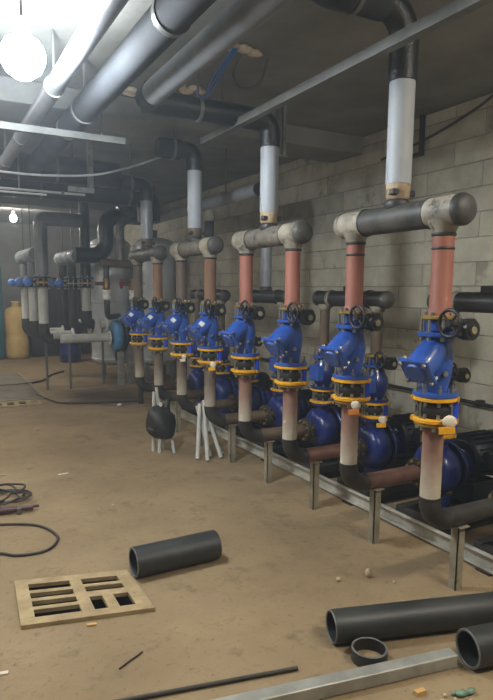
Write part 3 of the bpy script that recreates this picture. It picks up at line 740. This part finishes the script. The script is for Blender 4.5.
fl = thing('bulb_lamp', 'small glowing bulb under the ceiling near the far wall', 'lamp', (1.60, 12.3, 2.93))
part('bulb', MB().blob((0, 0, 0), (.06, .06, .07), 16, 10), 'lamp_far_glow', fl)
part('socket', MB().cyl((0, 0, .068), (0, 0, .13), .03, 14), 'lamp_body', fl)
part('cord', MB().cyl((0, 0, .13), (0, 0, H - 2.93 - .001), .006, 8), 'cable_dark', fl)

# cables and ragged ceiling holes
bc = thing('cable_bundle', 'blue cables hanging from a ragged hole in the ceiling', 'cable', (0, 0, 0))
for k in range(3):
    d = .014 * k
    part('cable', MB().sweep(smooth_path([(1.80 + d, 3.50, 3.11), (1.76 + d, 3.58, 3.03), (1.80 + d, 3.85, 2.99 - d), (1.90 + d, 4.15, 2.99 + d), (1.92, 4.32, 3.06), (1.92, 4.36, 3.11)]), .006, 8), 'cable_blue', bc)
bk = thing('cable_loop', 'dark cable loop drooping from the ceiling beside the blue cables', 'cable', (0, 0, 0))
part('cable', MB().sweep(smooth_path([(1.90, 3.60, 3.125), (1.88, 3.66, 3.02), (1.97, 3.72, 2.96), (2.10, 3.70, 3.0), (2.12, 3.62, 3.145)]), .010, 8), 'cable_grey', bk)
def patch(label, x, y, s):
    m = MB()
    for k in range(6): m.blob((random.uniform(-s, s), random.uniform(-.05, .05), -.012), (random.uniform(.03, .07), random.uniform(.02, .05), .022), 9, 5, jit=.25)
    single('plaster_patch', m, 'paper', label, 'patch', (x, y, H - .008))
patch('ragged pale plaster patch where the blue cables enter the ceiling', 1.90, 3.52, .12)
patch('ragged pale plaster patch where the blue cables meet the beam side', 1.88, 4.42, .10)
patch('small pale plaster lump on the ceiling past the thick dark pipe', 1.45, 4.70, .08)
wc = thing('wall_cable', 'black cable sagging along the top of the block wall', 'cable', (0, 0, 0))
part('cable', MB().sweep(smooth_path([(3.985, 4.6, 2.87), (3.985, 4.35, 2.90), (3.985, 4.1, 2.93), (3.985, 3.8, 2.985), (3.985, 3.5, 3.06), (3.985, 3.3, 3.13)]), .011, 8), 'cable_dark', wc)
wb = thing('wall_bracket', 'black angle bracket hanging on the wall under the ceiling', 'bracket', (3.975, 4.06, 0))
part('upright', MB().box((0, 0, 2.985), (.04, .03, .33)), 'black_paint', wb); part('foot', MB().box((-.02, .09, 2.815), (.05, .24, .025)), 'black_paint', wb)
wr = thing('wall_rod', 'slim black rod running along the block wall behind the pumps', 'rod', (3.93, 0, .70))
part('rod', MB().cyl((0, 2.6, 0), (0, 7.5, 0), .016, 10), 'black_paint', wr)
for y in (3.25, 4.9, 6.6): part('clip', MB().box((.034, y, 0), (.068, .05, .05), bev=.004), 'black_paint', wr)

# ================================================================== FAR EQUIPMENT
YQ = 9.6
def far_riser(label, x, y, top, zlow, wide, upm, lowm, xe, ze, act, group=None, elbow_top=None, legs=()):
    t = thing('valve_riser', label, 'pipe', (x, y, 0), group); r = .075
    zv = 1.70
    part('upper_pipe', MB().cyl((0, 0, zv + .085), (0, 0, top), wide, 22), upm, t)
    if elbow_top:
        e = fillet([(0, 0, top - .01), (0, 0, top + .16), (elbow_top, 0, top + .16)], .14)
        part('top_elbow', MB().sweep(e, wide + .005, 20), upm, t)
    for z in (zv - .08, zv + .06): part('flange', MB().disc((0, 0, z), (0, 0, 1), .125, .022, 22), 'black_paint', t)
    part('valve_body', MB().rlathe([(.075, zv - .058), (.10, zv - .03), (.10, zv + .03), (.075, zv + .058)], seg=20), 'black_paint', t)
    part('yellow_ring', MB().disc((0, 0, zv - .018), (0, 0, 1), .105, .02, 20), 'yellow', t)
    part('studs', MB().bolts((0, 0, 0), (0, 0, 1), .112, 8, .010, zv - .11, zv + .115), 'bolt_zinc', t, kind='stuff')
    if act:
        part('actuator_stem', MB().cyl((-.10, 0, zv), (-.17, 0, zv), .02, 10), 'black_paint', t)
        part('actuator', MB().blob((-.22, -.02, zv), (.075, .06, .07), 14, 8), 'actuator_blue', t, label='pale blue valve actuator')
    part('lower_pipe', MB().cyl((0, 0, zlow), (0, 0, zv - .08), r, 20), lowm, t)
    if xe:
        Rb = zlow - ze; e = fillet([(0, 0, zlow + .001), (0, 0, ze), (Rb * 2.2, 0, ze)], Rb - .001, 12)
        part('elbow', MB().sweep(e[:14], r + .008, 20), 'elbow_black', t)
        part('branch_pipe', MB().cyl((Rb, 0, ze), (xe, 0, ze), r - .003, 20), 'white_pipe' if lowm == 'white_pipe' else 'dark_brown', t)
        part('branch_flange', MB().disc((xe, 0, ze), (1, 0, 0), .115, .022, 22), 'white_plastic', t)
    for lx in legs: part('support_leg', MB().cyl((lx, 0, 0), (lx, 0, ze - r + .004), .018, 10), 'strut', t)
    if not xe: part('floor_foot', MB().cyl((0, 0, 0), (0, 0, zlow), .06, 16), 'elbow_black', t)
    return t
XA, XB = 1.63, 2.36
far_riser('wide grey riser on a white pipe, foremost of the far left valve row', XA, YQ, 2.50, 1.06, .10, 'grey_pipe', 'white_pipe', 1.02, .81, True, elbow_top=.62, legs=(.02, .38))
for k, y in enumerate((YQ + .85, YQ + 1.7)):
    far_riser(['white valve riser with blue actuator, middle of the far left row', 'white valve riser with blue actuator, last of the far left row'][k], XA - .01, y, 2.03, 1.06, .075, 'grey_pipe', 'white_pipe', .62, .81, True, group= 'white risers of the far left row')
far_riser('tall black riser on a short white pipe beside the steel tank', XB, YQ + .25, H - .002, 1.24, .085, 'wrap_black', 'white_pipe', .31, 1.02, False, legs=(.25,))
for k, y in enumerate((YQ + 1.0, YQ + 1.75)):
    far_riser(['dark valve riser with blue actuator, middle of the row beside steel tank', 'dark valve riser with blue actuator, last of the row beside steel tank'][k], XB - .06, y, 2.02, 1.20, .07, 'elbow_black', 'elbow_black', .27, .92, True, group= 'dark risers beside the steel tank')
for nm, x, y0_, y1_ in (('pale banded header capping the white far valve risers', XA - .02, YQ + .45, YQ + 1.95), ('pale banded header capping the dark far valve risers', XB - .06, YQ + .52, YQ + 2.0)):
    t = thing('banded_header', nm, 'pipe header', (x, 0, 2.147))
    part('header_pipe', MB().cyl((0, y0_, 0), (0, y1_, 0), .10, 24), 'grey_pipe', t)
    for q in (.28, .82): part('hanger_rod', MB().box((0, y0_ + q * (y1_ - y0_), (.098 + H - 2.147) / 2), (.014, .014, H - 2.147 - .10)), 'strut', t)
    for q in range(4):
        yy = y0_ + .1 + q * (y1_ - y0_ - .2) / 3
        part('band', MB().rlathe([(.101, -.05), (.122, -.03), (.122, .03), (.101, .05)], (0, yy, 0), (0, 1, 0), 24), 'grey_wrap', t)
# blue pump casing with two inlets
fp = thing('far_pump', 'light blue round pump casing fed by the far white pipe', 'pump', (XA + 1.075, YQ + .02, 0))
part('casing', MB().rlathe([(.10, 0), (.22, .012), (.255, .04), (.262, .09), (.235, .14), (.12, .17)], (0, 0, .84), (1, 0, 0), 32), 'far_blue', fp)
part('back_plate', MB().rlathe([(.20, 0), (.275, .004), (.275, .03), (.2, .06)], (.172, 0, .84), (1, 0, 0), 32), 'black_paint', fp)
part('motor', MB().rlathe([(.13, 0), (.15, .02), (.15, .20), (.12, .22)], (.233, 0, .84), (1, 0, 0), 24), 'motor_navy', fp)
part('pedestal', MB().box((.10, -.16, .29), (.11, .05, .58), bev=.004), 'galv', fp)
part('pedestal', MB().box((.34, .1, .345), (.11, .05, .69), bev=.004), 'galv', fp)
part('hanging_lobe', MB().rlathe([(.04, .0), (.10, .02), (.11, .06), (.04, .08)], (.05, -.02, .50), (1, 0, 0), 20), 'black_paint', fp)
# steel tanks
def tank(label, x, y, r, z0, z1, m, legs=3):
    t = thing('steel_tank', label, 'tank', (x, y, 0)); n = 6
    prof = [(r * math.sin(math.pi / 2 * k / n) if k else .01, z0 + .14 * (1 - math.cos(math.pi / 2 * k / n))) for k in range(n + 1)] + [(r * math.cos(math.pi / 2 * k / n) if k < n else .01, z1 - .14 + .14 * math.sin(math.pi / 2 * k / n)) for k in range(n + 1)]
    part('shell', MB().rlathe(prof, seg=36), m, t)
    for z in (z0 + .14, (z0 + z1) / 2, z1 - .15): part('shell_band', MB().rlathe([(r, -.02), (r + .008, -.012), (r + .008, .012), (r, .02)], (0, 0, z), seg=36), m, t)
    part('top_nozzle', MB().cyl((0, 0, z1 - .02), (0, 0, z1 + .12), .05, 16), 'strut', t)
    for k in range(legs):
        a = 2 * math.pi * k / legs + 3.9; part('leg', MB().box((r * .86 * math.cos(a), r * .86 * math.sin(a), (z0 + .2) / 2), (.06, .06, z0 + .2)), 'tank_grey', t)
    return t
tank('pale steel storage tank on legs behind the light blue pump', 2.98, 10.60, .36, .22, 2.52, 'tank_steel')
tank('pale steel storage tank beside the block wall behind the last risers', 3.60, 9.98, .37, .25, 2.50, 'tank_steel', 4)
# brown manifold with brass valves
mf = thing('brass_manifold', 'brown manifold with brass valves and red handles before the tanks', 'manifold', (0, 8.75, 0))
part('header_pipe', MB().rlathe([(.004, -.05), (.05, -.035), (.062, 0), (.062, .52), (.05, .555), (.004, .57)], (2.36, 0, 1.98), (1, 0, 0), 22), 'dark_brown', mf)
for k, x in enumerate((2.40, 2.80)):
    part('drop_pipe', MB().sweep(fillet([(x, 0, 1.935), (x, 0, 1.18), (x + (.32 if k == 0 else .3), .50, 1.18)], .12), .042, 16), 'elbow_black', mf)
    part('weld_ring', MB().rlathe([(.045, 1.90), (.056, 1.92), (.056, 1.945)], (x, 0, 0), seg=18), 'weld_black', mf)
    v = part('brass_valve', MB().rlathe([(.05, 1.60), (.06, 1.615), (.045, 1.64), (.06, 1.68), (.045, 1.72), (.06, 1.745), (.05, 1.76)], (x, 0, 0), seg=16).cyl((x, 0, 1.68), (x - .17, -.02, 1.68), .03, 12), 'brass', mf)
    part('red_handle', MB().rlathe([(.02, 0), (.075, .005), (.075, .02), (.02, .026)], (x - .172 + (.0 if k else .40), -.03, 1.68), (-1, 0, 0), 16), 'handle_red', v)
    part('white_union', MB().rlathe([(.045, 1.44), (.062, 1.45), (.062, 1.50), (.05, 1.51), (.05, 1.54), (.062, 1.55), (.062, 1.585), (.045, 1.59)], (x, 0, 0), seg=16), 'white_plastic', mf)
part('feed_pipe', MB().sweep(fillet([(2.62, 0, 2.03), (2.62, 0, 2.62), (3.1, 0, 2.62), (3.1, .0, H - .001)], .13), .062, 20), 'foil_worn', mf)
wv = thing('white_valve', 'white capped brass valve standing beside the brown manifold', 'valve', (2.62, 7.9, 0))
part('pipe', MB().cyl((0, 0, 0), (0, 0, 1.36), .035, 14), 'elbow_black', wv)
part('white_union', MB().rlathe([(.036, 1.36), (.055, 1.37), (.055, 1.42), (.04, 1.43), (.04, 1.46), (.055, 1.47), (.055, 1.53), (.036, 1.54)], seg=14), 'white_plastic', wv)
part('brass_body', MB().rlathe([(.036, 1.54), (.055, 1.56), (.045, 1.62), (.05, 1.66)], seg=14), 'brass', wv)
part('white_cap', MB().rlathe([(.05, 1.66), (.075, 1.665), (.075, 1.70), (.03, 1.715)], seg=18), 'white_plastic', wv)
# insulated U bends coming down from the overhead pipes
ub = thing('insulated_bend', 'thick black insulated bend dropping to the far tall riser', 'pipe', (0, 9.2, 0.03))
part('jacket', MB().sweep(fillet([(3.25, 0, 2.80), (2.60, 0, 2.66), (2.53, 0, 2.56), (2.53, 0, 2.08), (2.05, 0, 2.08)], .22), .12, 22), 'wrap_black', ub)
part('worn_foil', MB().sweep([V(3.26, 0, 2.808), V(2.74, 0, 2.696)], .140, 22), 'foil_worn', ub)
part('hanger', MB().box((3.0, 0, 3.0), (.014, .014, .24)), 'strut', ub)
hb = thing('pipe_bracket', 'pale steel hanger bracket dropping beside the far overhead pipes', 'bracket', (1.62, 6.44, 0))
part('upright', MB().box((0, 0, 2.90), (.055, .05, .49)), 'galv', hb); part('arm', MB().box((-.10, 0, 2.63), (.27, .05, .05)), 'galv', hb)
# water container and cabinet by the far wall
jc = thing('water_container', 'tall tan plastic water container beside the teal cabinet', 'container', (1.83, 14.35, 0), None, .1)
part('body', MB().rlathe([(.20, .0), (.25, .03), (.26, .12), (.26, .42), (.235, .50), (.235, .56), (.26, .64), (.26, 1.0), (.22, 1.13), (.10, 1.19)], seg=28), 'jerry', jc)
part('neck', MB().rlathe([(.085, 1.18), (.09, 1.20), (.09, 1.25), (.08, 1.26)], seg=20), 'jerry', jc)
part('lid', MB().rlathe([(.10, 1.261), (.105, 1.27), (.105, 1.305), (.095, 1.31)], seg=20), 'jerry', jc)
kb = thing('cabinet', 'teal metal cabinet standing by the far wall', 'cabinet', (1.10, 14.25, 0))
part('body', MB().box((0, .25, 1.07), (.9, .55, 2.0), bev=.008), 'teal', kb)
for s in (-1, 1):
    d = part('door', MB().box((s * .222, -.035, 1.07), (.43, .02, 1.92), bev=.004), 'teal', kb)
    part('handle', MB().box((s * .04, -.055, 1.05), (.02, .02, .14)), 'galv', d)
part('plinth', MB().box((0, .25, .035), (.86, .5, .07)), 'base_black', kb)
dk = thing('dark_cupboard', 'dark grey steel cupboard behind the far white risers', 'cabinet', (2.75, 14.5, 0))
part('body', MB().box((0, .25, .95), (1.15, .5, 1.82), bev=.008), 'base_black', dk)
for s in (-1, 1): part('door', MB().box((s * .285, -.015, .95), (.55, .02, 1.74), bev=.004), 'wrap_dark', dk)
part('plinth', MB().box((0, .25, .02), (1.1, .45, .04)), 'base_black', dk)
bb = thing('blue_barrel', 'small blue barrel on the floor behind the far white pipe', 'barrel', (2.78, 13.2, 0))
part('drum', MB().rlathe([(.20, 0), (.22, .02), (.225, .16), (.235, .18), (.225, .2), (.225, .38), (.235, .40), (.225, .42), (.21, .58), (.19, .6)], seg=26), 'pump_blue', bb)
part('bung', MB().cyl((.08, -.05, .6), (.08, -.05, .63), .03, 12), 'black_paint', bb)

# ================================================================== FLOOR THINGS
def loose_pipe(label, p0, p1, r, ri):
    p0, p1 = Vector(p0), Vector(p1); d = p1 - p0; t = thing('loose_pipe', label, 'pipe', (p0.x, p0.y, r), None, math.atan2(d.y, d.x)); L_ = Vector((d.x, d.y)).length
    part('shell', MB().lathe([(r, .004), (r, L_ - .004)], ax=(1, 0, 0), seg=48), 'floor_pipe', t)
    part('bore', MB().lathe([(ri, L_ - .004), (ri, .004)], ax=(1, 0, 0), seg=48), 'floor_pipe_in', t)
    for h, sg in ((.004, -1), (L_ - .004, 1)): part('rim', MB().lathe([(ri, h), (ri + .003, h + sg * .004), (r - .003, h + sg * .004), (r, h)], ax=(1, 0, 0), seg=48), 'pipe_rim', t)
loose_pipe('short black pipe length lying beside the slotted floor grating', (.945, 3.03), (1.46, 3.035), .086, .072)
loose_pipe('long black pipe lying behind the upright black pipe ring', (1.555, 2.015), (2.72, 1.665), .075, .064)
loose_pipe('black pipe with open end resting at the end of the square tube', (1.965, 1.595), (2.75, 1.44), .083, .070)
rg = thing('pipe_ring', 'short black pipe ring standing on the floor by the square tube', 'ring', (1.628, 1.832, 0))
part('shell', MB().lathe([(.079, 0), (.079, .055)], seg=40), 'floor_pipe', rg); part('bore', MB().lathe([(.069, .055), (.069, 0)], seg=40), 'floor_pipe_in', rg); part('rim', MB().lathe([(.079, .055), (.076, .058), (.072, .058), (.069, .055)], seg=40), 'pipe_rim', rg)
sq = MB(); a, b = Vector((.45, 1.895, .0315)), Vector((1.93, 1.635, .0315))
sq.bar(a, b, .062, .06, bev=.004)
single('square_tube', sq, 'box_tube', 'long galvanised square steel tube lying on the floor', 'tube')
rod = MB(); rod.cyl((.55, 2.075, .0105), (1.306, 1.915, .0105), .0095, 10)
single('steel_rod', rod, 'cable_dark', 'thin dark rod lying beside the square tube', 'rod')

# slotted grating
def grating(label, corners, cols, loc_z=.0):
    """corners: far-left, far-right, near-right, near-left on the floor"""
    A, B, C, D = [Vector((x, y, 0)) for x, y in corners]
    t = thing('floor_grating', label, 'grating', (D.x, D.y, 0))
    def P(u, v): return (D * (1 - u) + C * u) * (1 - v) + (A * (1 - u) + B * u) * v - D
    def slat(u0, u1, v0, v1, nm='slat', z0=.001, z1=.022):
        m = MB(); q = [P(u0, v0), P(u1, v0), P(u1, v1), P(u0, v1)]; b = len(m.v)
        for z in (z0, z1): m.v.extend((p.x, p.y, z) for p in q)
        for f in ((3, 2, 1, 0), (4, 5, 6, 7), (0, 1, 5, 4), (1, 2, 6, 5), (2, 3, 7, 6), (3, 0, 4, 7)): m.f.append(tuple(b + k for k in f)); m.s.append(False)
        part(nm, m, 'grate', t)
    for args in cols: slat(*args)
    return t
cols = [(0, 1, 0, .13, 'frame_bar'), (0, 1, .87, 1, 'frame_bar'), (0, .11, .1305, .8695, 'frame_bar'), (.88, 1, .1305, .8695, 'frame_bar'), (.46, .56, .1305, .8695, 'middle_bar')]
for k in range(3):
    v = .13 + .74 * (k + 1) / 4; cols.append((.1105, .4595, v - .035, v + .035, 'slat'))
cols += [(.5605, .8795, .665, .735, 'slat'), (.5605, .8795, .42, .55, 'slat'), (.665, .755, .1305, .4195, 'cross_piece')]
grating('slotted tan floor grating beside the short black pipe', GRATE, cols)
cols2 = [(0, 1, 0, .2, 'frame_bar'), (0, 1, .8, 1, 'frame_bar')] + [(k / 8 - .02 if k else 0, k / 8 + .03 if k < 8 else 1, .201, .799, 'slat') for k in range(9)]
grating('slotted floor grating at the end of the far floor plate', ((.1, 8.78), (1.36, 8.74), (1.36, 8.38), (.1, 8.40)), cols2)
fpz = thing('floor_plate', 'large dull floor plate with raised edges beyond the far grating', 'plate', (0, 0, 0))
part('sheet', MB().box((.80, 10.3, .006), (1.35, 2.9, .010)), 'plate', fpz)
for x in (.11, 1.49): part('edge_strip', MB().box((x, 10.3, .011), (.05, 2.9, .02)), 'plate_edge', fpz)
for y in (8.87, 10.2): part('edge_strip', MB().box((.8, y, .0115), (1.32, .05, .019)), 'plate_edge', fpz)

# cables on the floor
def floor_cable(name, label, pts, r, m, cat='cable', closed=False):
    return single(name, MB().sweep(smooth_path([(x, y, (p[0] if p else 0) + r + .001) for x, y, *p in pts]), r, 8), m, label, cat)
coil = []
for k in range(70):
    a = k * .40; R_ = .15 + .05 * math.sin(k * .9); coil.append((.40 + 1.25 * R_ * math.cos(a), 4.66 + R_ * 1.1 * math.sin(a), .004 + .0008 * k + .005 * math.sin(k * 2.3)))
floor_cable('welding_cable', 'coiled dark welding cable heaped on the floor', coil, .008, 'cable_dark')
floor_cable('cable_length', 'single dark cable looping across the floor beside the coil', [(-.2, 4.22), (.1, 4.20), (.368, 4.143), (.55, 4.05), (.628, 3.95), (.668, 3.82), (.667, 3.716), (.598, 3.604), (.504, 3.574), (.394, 3.601), (.318, 3.671), (.1, 3.78), (-.2, 3.9)], .009, 'cable_dark')
eh = thing('electrode_holder', 'maroon welding electrode holder lying against the coiled cable', 'tool', (.53, 4.325, 0), None, -.22)
part('grip', MB().rlathe([(.012, 0), (.022, .02), (.024, .22), (.018, .28)], (-.30, -.03, .03), (1, .12, 0), 14), 'maroon', eh)
part('jaw', MB().box((.03, .005, .03), (.10, .03, .028), bev=.004).box((.06, .02, .035), (.12, .018, .018), Matrix.Rotation(.12, 3, 'Z'), .003), 'maroon', eh)
part('clip', MB().box((-.01, -.02, .028), (.03, .05, .045), bev=.004), 'cable_grey', eh)
floor_cable('floor_hose', 'dark hose winding over the floor toward the far white pipe', [(-.2, 10.9), (.5, 10.4), (1.2, 10.25), (1.7, 10.5), (2.0, 11.2), (2.3, 11.6)], .018, 'cable_dark', 'hose')
floor_cable('flat_rod', 'dark rod bent flat on the floor before the pump pedestal', [(1.42, 9.2), (1.50, 8.7), (1.62, 8.35), (1.95, 8.2), (2.4, 8.1), (2.7, 8.0)], .014, 'cable_dark', 'rod')
floor_cable('scrap_wire', 'short scrap wire lying in front of the slotted grating', [(.64, 2.27), (.69, 2.30), (.73, 2.32), (.765, 2.34)], .004, 'cable_dark', 'wire')

# black bag over a bundle of white pipes
bag = thing('covered_stand', 'black sack draped over a stand of white pipe legs beside the risers', 'stand', (1.99, 5.40, 0))
for (x0, y0, x1, y1, h) in ((-.06, .06, -.05, .05, .60), (-.03, -.03, .0, -.01, .50), (.10, -.10, .05, 0, .50), (.07, .10, -.02, .06, .64)):
    part('white_leg', MB().cyl((x0, y0, 0), (x1, y1, h), .015, 10), 'white_pipe', bag)
bg = MB(); rings = []
for i_ in range(13):
    t_ = math.pi * i_ / 12; z = -.17 * math.cos(t_); rr = max(math.sin(t_) ** .75, .03) * (.145 + .015 * math.cos(t_)); ring = []
    for k in range(20):
        a = 2 * math.pi * k / 20; f_ = 1 + .13 * math.sin(3 * a + 1.2 + 2.2 * z / .17) + .05 * math.sin(7 * a + 5 * z)
        ring.append(V(rr * f_ * math.cos(a) + .06 * z / .17 * -.6, rr * f_ * math.sin(a), z))
    rings.append(ring)
bg.grid(rings); bg.cap(rings[0], True); bg.cap(rings[-1])
part('sack', bg, 'bag', bag, loc=(0, 0, .30))
part('flap', MB().blob((-.10, -.05, .24), (.06, .05, .035), 12, 6, Matrix.Rotation(.5, 3, 'Y'), .1), 'bag', bag)
part('tied_corner', MB().rlathe([(.05, 0), (.035, .05), (.03, .09), (.012, .11)], (.05, 0, .42), (.25, 0, 1), 10), 'bag', bag)
wp = thing('white_pipe_bundle', 'bundle of leaning white pipes on the floor beside the fifth riser', 'pipes', (2.36, 4.98, 0))
for (x0, y0, x1, y1, h) in ((-.16, 0, -.04, .10, .52), (-.10, -.10, -.02, .05, .56), (-.02, .02, -.06, .12, .50), (.06, -.06, -.01, .09, .54), (.12, .04, .02, .12, .46)):
    part('white_tube', MB().cyl((x0, y0, .014), (x1 - .05, y1, h), .02, 10), 'white_pipe', wp)

# debris
def chip(name, m, label, cat, x, y, d, rz=0.0, jit=.25):
    single(name, MB().blob((0, 0, d[2] * .9), d, 8, 5, jit=jit), m, label, cat, (x, y, 0), None, rz)
chip('stone', 'stone', 'pale pointed stone chip lying beyond the long black pipe', 'stone', 2.12, 2.42, (.020, .018, .028))
chip('stone', 'stone', 'small round pebble on the floor between the pump legs', 'stone', 1.94, 2.46, (.016, .014, .012))
chip('stone', 'stone', 'tiny pebble near the pale pointed stone chip', 'stone', 2.20, 2.30, (.009, .008, .007))
for k, (x, y, l) in enumerate((('1'), ) and ((.50, 5.30, 'flat yellow wood splinter on the floor past the coiled cable'), (.98, 5.10, 'pale paper strip on the floor past the coiled cable'), (.62, 2.66, 'small yellow chip at the edge of the slotted grating'), (.20, 2.47, 'white scrap on the floor in front of the grating'))):
    single('floor_scrap', MB().box((0, 0, .004), (.085 if k < 2 else .045, .02, .006), bev=.001), 'wood_chip' if k in (0, 2) else 'paper', l, 'scrap', (x, y, .001 if k != 2 else .001), None, random.uniform(-.3, .2))
chip('white_pebble', 'white_plastic', 'white pebble on the floor beside the bent dark rod', 'pebble', 2.30, 7.86, (.035, .03, .02))
chip('pebble', 'stone', 'small pale pebble lying between the coil and the black bag', 'pebble', 1.15, 4.15, (.012, .01, .008))
chip('pebble', 'stone', 'pale pebble lying out on the open floor before the hose', 'pebble', 1.05, 6.9, (.02, .018, .012))
single('wood_block', MB().box((0, 0, .009), (.045, .022, .018), bev=.001), 'wood_chip', 'small flat wood block in front of the square tube', 'wood', (1.66, 1.56, 0), None, -.1)
gs = thing('glass_shard', 'broken green glass pieces in front of the open black pipe', 'glass', (1.80, 1.475, 0))
for (x, y, s) in ((0, 0, .03), (.045, -.012, .024), (-.03, .012, .014)): part('shard', MB().blob((x, y, .012), (s, s * .6, .012), 7, 4, jit=.3), 'glass_green', gs)
for k, (x, y) in enumerate(((1.70, 1.48), (1.735, 1.50), (1.755, 1.465))):
    chip('gravel', 'stone', 'loose grey gravel bit near the green glass pieces', 'gravel', x, y, (.010, .009, .008)); bpy.data.objects[-1] if False else None
for o in COL.objects:
    if o.name.startswith('gravel'): o['group'] = 'gravel near the green glass'
